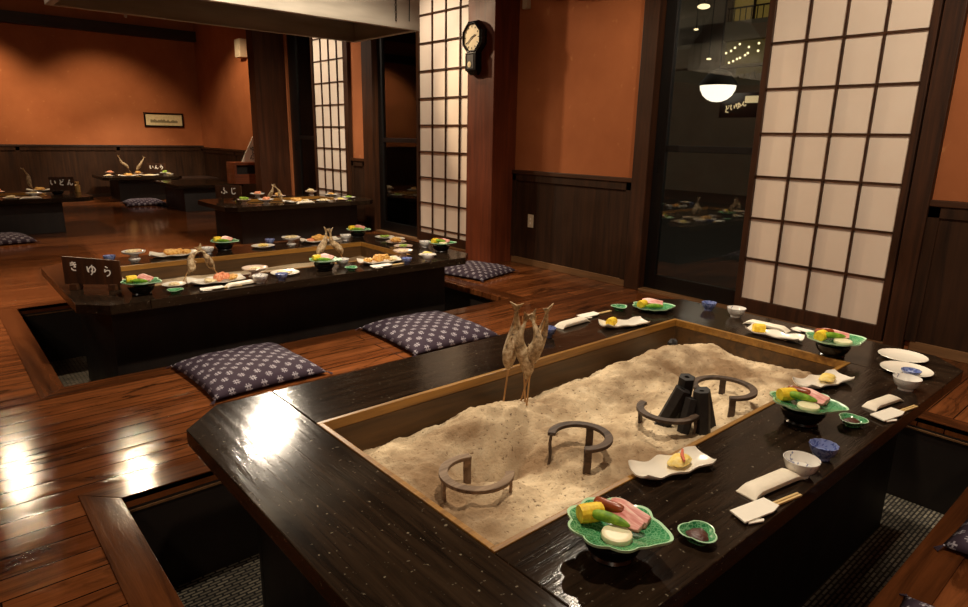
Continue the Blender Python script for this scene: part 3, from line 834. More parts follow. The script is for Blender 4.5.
# food
def corn_mesh():
    m = MB(); n = 48; rows = []
    prof = [(0, -.026)]
    for i in range(21):
        z = -.026+.052*i/20; prof.append((.0195-.002*abs(i/10-1)**3, z))
    prof.append((0, .026))
    def rip(a, r, z): return 1+.05*abs(sin(a*7))+.04*abs(sin(z*420))
    m.lathe(prof, n, 0, Matrix.Translation((0, 0, .019)) @ Matrix.Rotation(pi/2, 4, 'Y'), rip)
    return m.mesh('corn_piece', M['corn'])
def sausage_mesh():
    pts = []; rad = []
    for i in range(13):
        q = i/12; a = (q-.5)*1.1
        pts.append((.055*sin(a)*1.3, .02*(1-cos(a)), .0135)); rad.append(.0125*max(.12, math.sqrt(max(0, 1-(abs(2*q-1))**6))))
    return MB().tube(pts, rad, 14).mesh('sausage', M['sausage'])
def bacon_mesh():
    m = MB(); n = 14
    vs = []
    for i in range(n+1):
        q = i/n; x = (q-.5)*.098; w = .019*(1-.25*abs(2*q-1)**4); y0 = .003*sin(q*6)
        for dy, dz in ((-w, 0), (w, 0), (w, .0105), (-w, .0105)): vs.append((x, y0+dy, dz+.003*sin(q*4)))
    fs = [(0, 1, 2, 3), tuple(n*4+k for k in (3, 2, 1, 0))]
    for i in range(n):
        for k in range(4): fs.append((i*4+k, i*4+4+k, i*4+4+(k+1) % 4, i*4+(k+1) % 4))
    m.add(vs, fs); return m.mesh('meat_slice', M['meat'], bevel=.0025)
def okra_mesh():
    pts = []; rad = []
    pr = [.3, .75, .95, 1, 1, .97, .92, .84, .7, .5, .2]
    for i in range(11):
        q = i/10; pts.append(((q-.5)*.088, .006*sin(q*pi), .0115)); rad.append(.012*pr[i])
    m = MB().tube(pts, rad, 10)
    m.tube([(-.044, 0, .0115), (-.056, -.002, .014)], [.0035, .003], 8)
    return m.mesh('green_pepper', M['okra'])
def onion_mesh():
    return MB().lathe([(0, 0), (.026, 0), (.0315, .003), (.033, .008), (.031, .0135), (.026, .0155), (.021, .0148), (.016, .0155), (.011, .0148), (.006, .0155), (0, .015)], 36).mesh('onion_slice', M['onion'])
def blob_mesh(key, rx, ry, rz, mat, seed, n=5):
    m = MB(); rnd = random.Random(seed)
    for k in range(n):
        a = 2*pi*k/n+rnd.random(); d = .5 if k else 0
        s = .62 if n > 1 else 1
        m.ellipsoid((rx*d*cos(a)*.9, ry*d*sin(a)*.9, rz*(.55+.25*rnd.random())), (rx*s*(.8+.3*rnd.random()), ry*s*(.8+.3*rnd.random()), rz*.55), 12, 0, None, .5, seed+k)
    zmin = min(v[2] for v in m.v); m.v = [(x, y, z-zmin) for x, y, z in m.v]
    return m.mesh(key, mat)

def loc_on(px, py, rz, x, y): return (px+x*cos(rz)-y*sin(rz), py+x*sin(rz)+y*cos(rz))
def leaf_set(x, y, z, rz, where, stand=True, full=True, sc=1.0, grp='green leaf plates'):
    """leaf plate with food, on a black lacquer stand"""
    zz = z
    if stand:
        tag(place('lacquer_stand', mesh_of('stand', stand_mesh), (x, y, z)), 'black lacquer stand under the leaf plate '+where, 'stand', 'black lacquer stands under leaf plates')
        zz = z+.0505
    p = place('leaf_plate', mesh_of('leaf', leaf_mesh), (x, y, zz), rz); p.scale = (sc, sc, sc)
    tag(p, 'green leaf-shaped plate of grill food '+where, 'plate', grp)
    zf = zz+.0105*sc
    def food(name, key, fn, lx, ly, lz, r, cat, lab, tilt=None, k=1):
        X, Y = loc_on(x, y, rz, lx*sc, ly*sc)
        o = place(name, mesh_of(key, fn), (X, Y, zf+lz), rz+r)
        if tilt: o.rotation_euler = (tilt[0], tilt[1], rz+r)
        o.scale = (sc*k,)*3
        tag(o, lab+' on the leaf plate '+where, cat, cat+' servings on the leaf plates')
    food('corn_piece', 'corn', corn_mesh, -.052, .0, .004, .75, 'corn', 'bright yellow corn piece')
    if full:
        food('onion_slice', 'onion', onion_mesh, .016, -.034, .002, 0, 'onion', 'thick pale onion slice')
        food('green_pepper', 'okra', okra_mesh, -.008, -.012, .016, -1.0+1.0, 'pepper', 'glossy green pepper', (0, .05))
        food('sausage', 'sausage', sausage_mesh, -.022, .034, .016, -.15, 'sausage', 'brown sausage')
        food('meat_slice', 'bacon', bacon_mesh, .018, .052, .012, -.3, 'meat', 'outer pink meat slice', (.55, 0))
        food('meat_slice', 'bacon', bacon_mesh, .02, .022, .02, -.45, 'meat', 'inner pink meat slice', (.5, 0), .9)
    else:
        food('green_pepper', 'okra', okra_mesh, .01, -.02, .006, 0, 'pepper', 'glossy green pepper')
        food('meat_slice', 'bacon', bacon_mesh, .01, .03, .02, -.3, 'meat', 'pink meat slice', (.5, 0), 1.1)
leaf_set(1.005, .718, ZN, R(-68), 'nearest the camera', sc=1.0)
leaf_set(2.01, .755, ZN, R(-74), 'beside the charcoal', sc=1.0)
leaf_set(2.79, .97, ZN, R(-40), 'near the two white plates', sc=1.08)
leaf_set(2.80, 1.87, ZN, R(-38), 'at the foreground table\'s far corner', False, False, 1.0)
leaf_set(.83, 3.765, ZN, R(-45), 'beside the middle name board', True, False, .95)
leaf_set(1.915, 3.77, ZN, R(-45), 'below the leaning fish', True, False, .95)
leaf_set(2.965, 3.9, ZN, R(-40), 'at the middle table\'s right front corner', True, True, .95)
leaf_set(1.665, 4.87, ZN, R(-45), 'leftmost in the middle table\'s back row', True, False, .95)
leaf_set(2.80, 4.87, ZN, R(-45), 'rightmost in the middle table\'s back row', True, False, .95)

def clover(x, y, z, rz, where, sauce=True):
    t = place('clover_dish', mesh_of('clover', clover_mesh), (x, y, z), rz)
    tag(t, 'small green clover-shaped dish '+where, 'dish', 'green clover dishes')
    if sauce:
        o = place('miso_paste', mesh_of('miso', lambda: MB().lathe([(0, 0), (.018, .0015), (.024, .006), (.019, .010), (.008, .012), (0, .0125)], 30, 0, None, lambda a, r, z: 1+.1*sin(3*a+1)+.05*sin(7*a)).mesh('miso_paste', M['sauce'])), (x, y, z+.0075))
        tag(o, 'dark brown miso paste in the clover dish '+where, 'sauce', 'miso paste in clover dishes')
clover(1.195, .628, ZN, .4, 'beside the nearest leaf plate')
clover(2.12, .645, ZN, 1.2, 'left of the rightmost paper sleeve')
clover(2.665, 1.975, ZN, .2, 'at the far edge left of the far corner plate', False)
clover(.975, 3.68, ZN, .2, 'in front of the leaf plate by the name board', False)
clover(2.06, 3.675, ZN, .9, 'in front of the leaning fish on the middle table', False)

# near table: wavy plates
def wavy(x, y, rz, where, food, z=ZN):
    tag(place('wavy_plate', mesh_of('wavy', wavy_mesh), (x, y, z), rz), 'long white wavy-edged plate '+where, 'plate', 'white wavy plates')
    for nm, key, fn, lx, ly, r, lab, cat in food:
        X, Y = loc_on(x, y, rz, lx, ly)
        tag(place(nm, mesh_of(key, fn), (X, Y, z+.0085), rz+r), lab+' on the wavy plate '+where, cat, cat+' pieces on the wavy plates')
omel = ('omelette', 'omel', lambda: MB().ellipsoid((0, 0, .013), (.042, .026, .013), 18, 0, None, .25, 4).mesh('omelette', M['egg']), .03, .004, .2, 'pale yellow omelette', 'omelette')
ging = ('ginger_stick', 'ging', lambda: MB().tube([(-.03, 0, .028), (0, .004, .031), (.034, 0, .03)], [.003, .005, .003], 8).mesh('ginger_stick', M['pink']), .035, -.002, .9, 'pink ginger stick', 'ginger')
crn = ('corn_piece', 'corn', corn_mesh, -.07, 0, .6, 'yellow corn piece', 'corn')
wavy(1.42, .842, R(-15), 'at the hearth rim nearest the front', [omel, ging])
wavy(2.41, .852, R(-15), 'at the right front corner of the hearth', [omel])
wavy(2.44, 1.775, R(-20), 'beyond the hearth on the far side', [crn])
wavy(2.85, 1.245, R(-85), 'at the right end of the hearth', [crn])

def towel(x, y, rz, where, z=ZN, k=1):
    o = place('rolled_towel', mesh_of('towel', towel_mesh), (x, y, z), rz); o.scale = (k, k, k)
    tag(o, 'cream hand towel in its wrapper '+where, 'towel', 'wrapped hand towels')
def sleeve(x, y, rz, where, z=ZN, k=1):
    t = thing('chopsticks', 'wooden chopsticks in a white paper sleeve '+where, 'chopsticks', (x, y, z), rz, 'chopsticks in paper sleeves')
    t.scale = (k, k, k)
    place('stick_pair', mesh_of('sticks', lambda: sticks_mesh(-.03, .17)), (0, 0, 0), -.12, t)
    place('paper_sleeve', mesh_of('sleeve', sleeve_mesh), (0, 0, .0025), 0, t)
towel(1.552, .632, R(-9), 'at the front edge left of the painted white bowl')
sleeve(1.395, .597, R(-4), 'right of the nearest clover dish')
towel(2.385, .642, R(-10), 'left of the small bowl by the white plates', k=.85)
sleeve(2.28, .594, R(-4), 'on the right of the front edge')
towel(2.265, 1.945, R(3), 'at the far edge, nearer the fish')
sleeve(2.435, 1.99, R(5), 'at the far edge, right of the towel')
towel(2.975, 1.34, R(-88), 'at the right end beside the corn plate')
sleeve(3.05, 1.19, R(-85), 'at the right end behind the leaf plate', k=.9)

def bowl(name, key, fn, x, y, lab, cat='bowl', z=ZN, group='small china bowls and cups', rz=0):
    return tag(place(name, mesh_of(key, fn), (x, y, z), rz), lab, cat, group)
B_white = ('bw', lambda: bowl_mesh(.046, .046, M['blue_white'], .55))
B_blue = ('bb', lambda: bowl_mesh(.038, .042, M['blue'], .55, .035))
bowl('small_bowl', *B_white, 1.672, .612, 'white bowl painted with blue strokes, between the towel and the blue cup')
bowl('small_cup', *B_blue, 1.815, .612, 'blue cup with a fluted lip at the front edge', 'cup')
bowl('small_bowl', *B_white, 2.605, .64, 'white bowl painted with blue strokes, in front of the two white plates')
bowl('small_cup', *B_blue, 3.05, 1.69, 'blue cup at the right end below the glass door', 'cup')
bowl('small_bowl', *B_white, 3.045, 1.535, 'white bowl at the right end below the paper screen, by the blue cup')
bowl('small_cup', *B_blue, 2.03, 1.885, 'blue cup on the far edge behind the grilled fish', 'cup')
bowl('plate', 'pl93', lambda: plate_mesh(.09), 2.985, .765, 'round white plate, farther of the two at the right corner', 'plate', group='round white plates')
bowl('plate', 'pl93', None, 2.81, .70, 'round white plate, nearer of the two at the right corner, holding a blue dish', 'plate', group='round white plates')
bowl('small_dish', 'bd', lambda: bowl_mesh(.034, .02, M['blue'], .55, .03), 2.765, .672, 'tiny blue dish sitting on the nearer white plate', 'dish', ZN+.0085)

# middle table
def plated(x, y, z, lab, kind, foods, r=.085, rz=0, group='filled plates on the middle table'):
    if kind == 'round': me = mesh_of('pl%.3f' % r, lambda: plate_mesh(r)); zf = .009; nm = 'plate'
    elif kind == 'cream': me = mesh_of('cr%.3f' % r, lambda: plate_mesh(r, M['cream'])); zf = .009; nm = 'plate'
    elif kind == 'ped': me = mesh_of('ped%.3f' % r, lambda: pedestal_mesh(M['cream'], r)); zf = .042; nm = 'pedestal_bowl'
    elif kind == 'pedg': me = mesh_of('pedg%.3f' % r, lambda: pedestal_mesh(M['blue_white'], r)); zf = .042; nm = 'pedestal_bowl'
    else: me = mesh_of('wavyL', lambda: wavy_mesh(.32, .15)); zf = .0085; nm = 'long_plate'
    tag(place(nm, me, (x, y, z), rz), lab, 'bowl' if 'ped' in kind else 'plate', group)
    for i, (mat, fx, fy, sx, sy, sz, what) in enumerate(foods):
        X, Y = loc_on(x, y, rz, fx, fy); key = 'f%s%.3f%.3f%.3f' % (mat, sx, sy, sz)
        o = place('serving', mesh_of(key, lambda: blob_mesh('serving', sx, sy, sz, M[mat], len(CACHE))), (X, Y, z+zf), rz+i)
        tag(o, what+' on '+lab, 'food', 'food servings on plates')
GM = 'middle table tableware'
plated(1.02, 3.855, ZN, 'small white dish behind the clover dish by the name board', 'round', [('rice', 0, 0, .03, .03, .01, 'pale food')], .065, 0, GM)
plated(1.245, 3.815, ZN, 'long white plate of prawn under the crossing fish', 'long', [('prawn', .03, 0, .05, .03, .035, 'orange prawn'), ('fried', .09, .01, .035, .03, .025, 'golden fried piece'), ('rice', -.04, .0, .05, .03, .015, 'pale food')], rz=R(-8), group=GM)
sleeve(1.16, 3.655, R(6), 'in front of the prawn plate')
towel(1.335, 3.672, R(8), 'in front of the prawn plate', k=.9)
plated(1.49, 3.85, ZN, 'pinkish pedestal bowl in the front row', 'ped', [('rice', 0, 0, .03, .03, .014, 'pale food')], .078, 0, GM)
plated(1.66, 3.8, ZN, 'wide white plate right of the front pedestal bowl', 'round', [('rice', 0, 0, .05, .04, .014, 'yellowish food')], .088, 0, GM)
bowl('small_cup', *B_white, 1.445, 3.665, 'white cup at the front edge left of the wide white plate', 'cup')
bowl('small_cup', *B_blue, 1.575, 3.655, 'blue cup in front of the wide white plate on the middle table', 'cup')
bowl('small_bowl', *B_white, 2.09, 3.85, 'white bowl behind the clover dish by the leaning fish')
plated(2.35, 3.785, ZN, 'long white plate of fried food right of the leaning fish', 'long', [('fried', 0, 0, .06, .04, .04, 'golden fried heap'), ('fried', -.09, .01, .04, .03, .025, 'golden fried piece'), ('rice', .08, 0, .04, .03, .02, 'pale food')], rz=R(-8), group=GM)
sleeve(2.27, 3.655, R(8), 'before the fried food on the middle table', k=1.2)
bowl('small_cup', *B_blue, 2.475, 3.65, 'blue cup right of the front sleeve on the middle table', 'cup')
bowl('small_cup', *B_white, 2.665, 3.66, 'white cup at the right of the front edge of the middle table', 'cup')
plated(2.58, 3.85, ZN, 'pinkish pedestal bowl near the right front corner', 'ped', [('rice', 0, 0, .035, .03, .014, 'pale food')], .072, 0, GM)
plated(2.76, 3.8, ZN, 'yellow-filled white plate near the right front corner', 'round', [('egg', 0, 0, .04, .035, .018, 'yellow omelette')], .065, 0, GM)
bowl('small_cup', *B_blue, .9, 4.86, 'blue cup at the far left corner of the middle table', 'cup')
plated(1.05, 4.86, ZN, 'blue and white pedestal bowl at the left of the back row', 'pedg', [('rice', 0, 0, .045, .04, .02, 'pale food'), ('prawn', .03, .0, .03, .02, .02, 'pink food')], .075, 0, GM)
plated(1.30, 4.83, ZN, 'long fried food plate at the left of the back row', 'long', [('fried', 0, 0, .07, .04, .03, 'golden fried heap'), ('fried', .08, .01, .04, .035, .025, 'golden fried piece')], rz=R(-10), group=GM)
bowl('small_bowl', *B_white, 1.52, 4.8, 'white bowl left of the back row leaf plate')
plated(1.95, 4.84, ZN, 'white plate in the middle of the back row', 'round', [('egg', 0, 0, .04, .03, .014, 'yellow food')], .088, 0, GM)
bowl('small_cup', *B_blue, 2.05, 4.945, 'blue cup behind the white plate in the back row', 'cup')
plated(2.19, 4.86, ZN, 'blue and white pedestal bowl in the middle of the back row', 'pedg', [('rice', 0, 0, .045, .04, .02, 'pale food')], .075, 0, GM)
plated(2.43, 4.83, ZN, 'long white plate of orange food in the back row', 'long', [('fried', 0, 0, .075, .045, .035, 'orange fried heap'), ('prawn', -.08, 0, .04, .03, .02, 'orange prawn')], rz=R(-10), group=GM)
bowl('small_bowl', *B_white, 2.645, 4.8, 'white bowl right of the orange food in the back row')
plated(2.965, 4.70, ZN, 'white plate at the far right corner of the middle table', 'round', [('salad', 0, 0, .045, .035, .015, 'green food')], .085, 0, GM)
plated(2.9, 4.43, ZN, 'cream plate of fried pieces at the middle table\'s right end', 'cream', [('fried', 0, 0, .045, .04, .03, 'golden fried piece'), ('rice', .03, .03, .035, .03, .02, 'pale food')], .085, 0, GM)
plated(3.0, 4.565, ZN, 'small white plate behind the fried pieces at the right end', 'round', [('rice', 0, 0, .035, .03, .014, 'pale food')], .068, 0, GM)
plated(2.83, 4.22, ZN, 'cream plate beside the middle hearth\'s right end', 'cream', [('salad', 0, 0, .035, .03, .012, 'yellow green food')], .075, 0, GM)
bowl('small_bowl', *B_white, 2.99, 4.15, 'white bowl on the right end behind the corner leaf plate')

# far tables: small in the picture
def far_set(rows, z, where, grp):
    for lab, kind, x, y, food in rows:
        plated(x, y, z, lab+' '+where, kind, food, .085 if kind != 'ped' else .075, R(-8), grp)
W5 = 'on the far screen table'
far_set([
 ('leftmost white plate', 'round', 2.9, 7.85, [('salad', 0, 0, .05, .04, .02, 'green food')]),
 ('cream plate behind the fish', 'cream', 3.42, 7.88, [('fried', 0, 0, .05, .04, .03, 'fried food')]),
 ('front left pedestal bowl', 'ped', 2.72, 7.2, [('salad', 0, 0, .05, .045, .03, 'green salad')]),
 ('front dark-rimmed bowl', 'pedg', 2.93, 7.1, [('prawn', 0, 0, .04, .035, .03, 'pink food')]),
 ('long fried food plate in front', 'long', 3.3, 7.1, [('fried', 0, 0, .07, .04, .035, 'fried heap'), ('rice', .09, 0, .04, .03, .02, 'pale food')]),
 ('front right white plate', 'round', 3.62, 7.08, [('rice', 0, 0, .05, .04, .018, 'pale food')]),
 ('second front right white plate', 'cream', 3.86, 7.1, [('egg', 0, 0, .04, .04, .018, 'yellow food')]),
 ('white plate at the right end', 'round', 4.08, 7.3, [('salad', 0, 0, .04, .035, .016, 'green food')]),
 ('pedestal bowl at the back right', 'ped', 3.85, 7.86, [('rice', 0, 0, .045, .04, .03, 'pale food')]),
 ('back right white plate', 'round', 4.08, 7.75, [('fried', 0, 0, .04, .04, .02, 'fried food')]),
 ('pedestal bowl right of the sign', 'pedg', 3.13, 7.84, [('prawn', 0, 0, .04, .035, .03, 'pink food')])], ZFAR, W5, 'tableware on the table by the second screen')
towel(3.35, 6.99, R(2), 'on the table by the far screen', ZFAR)
W4 = 'on the far wall table'
far_set([
 ('leftmost white plate', 'round', 2.5, 12.7, [('rice', 0, 0, .05, .04, .02, 'pale food')]),
 ('pinkish pedestal bowl left of the fish', 'ped', 2.58, 13.0, [('prawn', 0, 0, .045, .04, .03, 'pink food')]),
 ('long front plate', 'long', 2.78, 12.56, [('fried', 0, 0, .07, .04, .035, 'fried heap')]),
 ('long white plate in front of the fish', 'long', 3.1, 12.55, [('rice', 0, 0, .07, .04, .02, 'pale food')]),
 ('pedestal bowl right of the fish', 'pedg', 3.38, 12.62, [('salad', 0, 0, .045, .04, .035, 'green salad')]),
 ('white plate before the name board', 'round', 3.5, 12.82, [('rice', 0, 0, .05, .04, .02, 'pale food')]),
 ('back cream plate', 'cream', 3.1, 13.27, [('fried', 0, 0, .05, .04, .03, 'fried food')])], ZFAR, W4, 'tableware on the small far table')
W3 = 'on the left edge table'
far_set([
 ('front white plate', 'round', .78, 9.05, [('rice', 0, 0, .05, .04, .02, 'pale food')]),
 ('cream plate of orange food', 'cream', .72, 9.98, [('prawn', 0, 0, .05, .045, .04, 'orange food')]),
 ('long white plate behind the black dish', 'long', 1.18, 10.0, [('fried', 0, 0, .06, .04, .03, 'fried food')]),
 ('blue and white pedestal bowl in front', 'pedg', 1.0, 9.08, [('rice', 0, 0, .04, .035, .02, 'pale food')])], ZFAR, W3, 'tableware on the left edge table')
tag(place('lacquer_stand', mesh_of('stand', stand_mesh), (1.27, 9.35, ZFAR)), 'round black lacquer bowl before the fish on the table at the left edge', 'bowl')
bowl('small_cup', *B_white, .62, 9.1, 'white cup at the front of the table at the left edge', 'cup', ZFAR)
towel(.95, 8.96, R(0), 'on the table cut by the left edge', ZFAR)
o = MB().lathe([(0, 0), (.03, 0), (.033, .004), (.033, .085), (.02, .1), (.02, .112), (.024, .114), (.024, .13), (0, .132)], 20).build('seasoning_bottle', M['bottle']); o.location = (1.53, 9.66, ZFAR)
tag(o, 'small amber seasoning bottle right of the name board on the left edge table', 'bottle')

# ------------------------------------------------------------------ name boards (hand painted characters, as stroke ribbons)
GLY = {
 'ki': [[(.2, .82), (.75, .88)], [(.18, .62), (.8, .7)], [(.4, .98), (.55, .72), (.72, .42)], [(.72, .42), (.5, .46)], [(.3, .36), (.32, .2), (.5, .1), (.72, .1)]],
 'yu': [[(.1, .85), (.14, .4), (.2, .25), (.22, .55), (.45, .82), (.75, .8), (.92, .55), (.8, .3), (.55, .28), (.48, .45)], [(.58, 1.0), (.62, .6), (.56, .15), (.42, .0)]],
 'ra': [[(.35, .98), (.58, .86)], [(.3, .72), (.26, .42), (.5, .6), (.74, .58), (.8, .34), (.66, .12), (.42, .0)]],
 'fu': [[(.45, .98), (.62, .88)], [(.4, .74), (.62, .6), (.68, .36), (.52, .1), (.34, .16)], [(.1, .42), (.18, .18)], [(.84, .44), (.95, .22)]],
 'ji': [[(.32, .98), (.3, .4), (.36, .1), (.62, .04), (.88, .26)], [(.58, .96), (.66, .82)], [(.76, 1.0), (.84, .86)]],
 'i': [[(.2, .9), (.18, .4), (.3, .15), (.4, .3)], [(.75, .8), (.82, .35)]],
 'do': [[(.3, .95), (.4, .6)], [(.72, .7), (.3, .42), (.3, .15), (.75, .08)], [(.72, .98), (.8, .86)]],
 'n': [[(.5, .95), (.15, .1), (.35, .45), (.5, .45), (.55, .12), (.75, .1), (.9, .35)]],
}
def name_board(label, loc, rz, w, h, glyphs, gs, tw=.0085, dip=0):
    t = thing('name_board', label, 'sign', loc, rz, 'hand painted name boards')
    m = MB()
    m.prism([(-w/2, -.014), (w/2, -.014), (w/2, 0), (-w/2, 0)], 0, h, 0, Matrix.Translation((0, .007, .03)))
    # the top slopes down to the right
    m.v = [(x, y, z-(dip*(x+w/2)/w if z > h*.6 else 0)) for x, y, z in m.v]
    m.build('board', M['dark'], t, bevel=.002)
    for x in (-w*.32, w*.36):
        MB().box(x-.02, x+.02, -.03, .03, 0, .034).build('foot', M['dark_y'], t, bevel=.003)
    for i, (g, gx, gz) in enumerate(glyphs):
        c = MB()
        for st in GLY[g]:
            pts = [(gx+(p[0]-.5)*gs, -.0095, gz+.03+(p[1]-.5)*gs) for p in st]
            dense = []
            for a, b_ in zip(pts, pts[1:]):
                for k in range(4): dense.append(tuple(a[q]+(b_[q]-a[q])*k/4 for q in range(3)))
            dense.append(pts[-1])
            c.tube(dense, tw*.5, 6, 0, None, 1.0)
        # keep the paint flat on the board
        c.v = [(x, -.0072+(y+.0095)*.25-.0006, z) for x, y, z in c.v]
        c.build('painted_character', M['ink'], t)
    return t
ang = atan2(3.93-4.12, .765-.54)
name_board('dark name board with three white characters at the left end of the middle table', (.655, 4.03, ZN), ang, .31, .155, [('ki', -.095, .1), ('yu', -.0, .082), ('ra', .085, .075)], .055, .0075, .02)
name_board('dark name board with two white characters on the table by the far screen', (2.72, 7.66, ZFAR), R(-40), .3, .15, [('fu', -.05, .085), ('ji', .055, .085)], .075, .011)
name_board('dark name board with three white marks beside the amber bottle on the left edge table', (1.36, 9.6, ZFAR), R(-20), .27, .17, [('i', -.09, .1), ('do', 0, .1), ('n', .09, .1)], .075, .014)
name_board('dark name board with white marks on the small table by the far wall', (3.36, 13.05, ZFAR), R(-12), .3, .17, [('i', -.08, .1), ('n', .0, .1), ('ra', .08, .1)], .075, .014)

# ------------------------------------------------------------------ cushions
def cushion_mesh():
    a, c, h = .29, .30, .045; m = MB(); n = 28
    def S(u, v, s):
        x, y = 2*u-1, 2*v-1
        k = (max(0, 1-abs(x)**3.2)*max(0, 1-abs(y)**3.2))**.55
        wr = .006*noise.noise(Vector((x*3.1, y*3.1, 1.7)))*k+.004*noise.noise(Vector((x*7, y*7, .7)))*k
        px = a*x*(1-.045*(1-y*y)); py = c*y*(1-.045*(1-x*x))
        return (px, py, h+s*h*k+(wr if s > 0 else 0)+(-.012*(1-k)*(0 if s > 0 else 0)))
    m.sheet(n, n, lambda u, v: S(u, v, 1)); m.sheet(n, n, lambda u, v: S(u, v, -.98))
    # droop the edge seam toward the floor
    m.v = [(x, y, max(.001, z-.028*max(abs(x)/a, abs(y)/c)**4)) for x, y, z in m.v]
    me = m.mesh('cushion', M['cloth'])
    bm = bmesh.new(); bm.from_mesh(me); bmesh.ops.remove_doubles(bm, verts=bm.verts, dist=.0008); bmesh.ops.recalc_face_normals(bm, faces=bm.faces); bm.to_mesh(me); bm.free()
    me.polygons.foreach_set('use_smooth', [True]*len(me.polygons))
    return me
CU = cushion_mesh()
def cushion(x, y, rz, lab, s=1.0):
    t = place('floor_cushion', CU, (x, y, .0), R(rz)); t.scale = (s, s, s)
    tag(t, lab, 'cushion', 'indigo patterned floor cushions')
    tf = MB()
    for sx in (-1, 1):
        for sy in (-1, 1):
            for k in range(3): tf.tube([(sx*.283, sy*.293, .02), (sx*(.30+.006*k), sy*(.315-.006*k), .006)], .0022, 6)
    tf.build('corner_tassels', M['cloth'], t)
cushion(1.15, 3.15, 2, 'indigo cross-patterned cushion on the planks, left one before the middle table')
cushion(2.27, 3.11, -2, 'indigo cross-patterned cushion behind the foreground table, right one before the middle table', 1.08)
cushion(3.71, 4.38, 14, 'indigo cushion lying beyond the right end of the middle table, by the clock post', .95)
cushion(2.49, .07, 0, 'indigo cushion at the right edge of the picture, in front of the foreground table')
cushion(1.57, .065, 0, 'indigo cushion cut off by the bottom edge of the picture, right of the foot well')
cushion(.58, 8.62, 5, 'indigo cushion at the left edge before the left edge table')
cushion(2.82, 11.9, -4, 'indigo cushion on the floor before the small far table', 1.05)

# ------------------------------------------------------------------ extraction hood
def hood():
    x0, x1, y0, y1, z = .72, 2.78, 3.91, 4.79, 1.9
    t = thing('extraction_hood', 'large stainless steel extraction hood hanging over the middle table', 'hood', ((x0+x1)/2, (y0+y1)/2, z))
    w, d = (x1-x0)/2, (y1-y0)/2; h = .2; th = .012
    s = MB()
    s.box(-w, w, -d, -d+th, 0, h); s.box(-w, w, d-th, d, 0, h); s.box(-w, -w+th, -d+th, d-th, 0, h); s.box(w-th, w, -d+th, d-th, 0, h)
    s.build('skirt', M['steel'], t, bevel=.003)
    lip = MB(); q = .028
    lip.box(-w+th, w-th, -d+th, -d+th+q, .0, .008); lip.box(-w+th, w-th, d-th-q, d-th, .0, .008)
    lip.box(-w+th, -w+th+q, -d+th+q, d-th-q, 0, .008); lip.box(w-th-q, w-th, -d+th+q, d-th-q, 0, .008)
    lip.build('gutter_lip', M['steel'], t)
    c = MB(); a, e = .42, .3; zt = .62
    P = [(-w, -d, h), (w, -d, h), (w, d, h), (-w, d, h), (-a, -e, zt), (a, -e, zt), (a, e, zt), (-a, e, zt)]
    k = .985
    Q = [(x*k, y*k, zz-.008) for x, y, zz in P]
    fs = [(0, 1, 5, 4), (1, 2, 6, 5), (2, 3, 7, 6), (3, 0, 4, 7), (8, 12, 13, 9), (9, 13, 14, 10), (10, 14, 15, 11), (11, 15, 12, 8)]
    c.add(P+Q, fs).build('canopy', M['steel'], t, smooth=False)
    MB().box(-a, a, -e, e, zt, ZC-z-.002).build('duct', M['steel'], t, bevel=.003)
    ch = MB()
    for k in range(22):
        T = Matrix.Translation((.83, -d-.012, .05+k*.022)) @ Matrix.Rotation(pi/2*(k % 2), 4, 'Z') @ Matrix.Rotation(pi/2, 4, 'X')
        ch.tube([(.0065*cos(2*pi*i/10), .012*sin(2*pi*i/10), 0) for i in range(10)], .0024, 6, 0, T, closed=True)
    ch.build('pull_chain', M['chain'], t)
    MB().tube([(.94, -d-.006, .05), (.945, -d-.006, .2), (.94, -d-.006, .5)], .003, 6).build('thin_dark_line', M['chain'], t)  # second thin dark line, beside the chain
    MB().lathe([(0, -.02), (.008, -.018), (.01, -.006), (.006, .0), (0, .0)], 12, 0, Matrix.Translation((-w+.42, d-.03, -.001))).build('drip_nozzle', M['steel'], t)
hood()

# ------------------------------------------------------------------ small wall and back things
def clock():
    x, y, z = 4.099, 4.86, 2.08
    t = thing('wall_clock', 'black octagonal pendulum clock high on the reddish post', 'clock', (x, y, z))
    Rx = Matrix.Rotation(-pi/2, 4, 'Y')   # local z -> -X
    case = MB().lathe([(0, 0), (.155, 0), (.158, .03), (.15, .06), (.128, .075), (.118, .07), (.115, .055), (0, .055)], 8, 0, Rx @ Matrix.Rotation(pi/8, 4, 'Z'))
    case.build('case', M['black'], t, bevel=.004)
    MB().lathe([(0, .056), (.114, .056), (.114, .059), (0, .059)], 40, 0, Rx).build('dial', M['dial'], t)
    mk = MB()
    for k in range(12):
        a = pi/6*k; mk.box(-.062, -.0605, -.004, .004, .085, .1, 0, Matrix.Rotation(a, 4, 'X'))
    mk.build('hour_marks', M['blackink'], t)
    for L, a, nm in ((.055, 1.2, 'hour_hand'), (.085, -2.2, 'minute_hand')):
        MB().box(-.0655, -.0635, -.004, .004, -.012, L, 0, Matrix.Rotation(a, 4, 'X')).build(nm, M['blackink'], t)
    pb = MB()
    pb.box(-.075, 0, -.075, .075, -.29, -.13); pb.add([(-.06, -.075, -.29), (-.06, .075, -.29), (0, .075, -.29), (0, -.075, -.29), (-.04, -.045, -.325), (-.04, .045, -.325), (0, .045, -.325), (0, -.045, -.325)], [(0, 1, 5, 4), (1, 2, 6, 5), (2, 3, 7, 6), (3, 0, 4, 7), (4, 5, 6, 7), (0, 3, 2, 1)])
    pb.build('pendulum_box', M['black'], t, bevel=.005)
    MB().box(-.078, -.0755, -.045, .045, -.27, -.15).build('pendulum_window', M['pit'], t)
    MB().lathe([(0, 0), (.024, .0), (.026, .003), (0, .006)], 20, 0, Matrix.Translation((-.079, .008, -.235)) @ Rx).build('pendulum_bob', M['dial'], t)
clock()
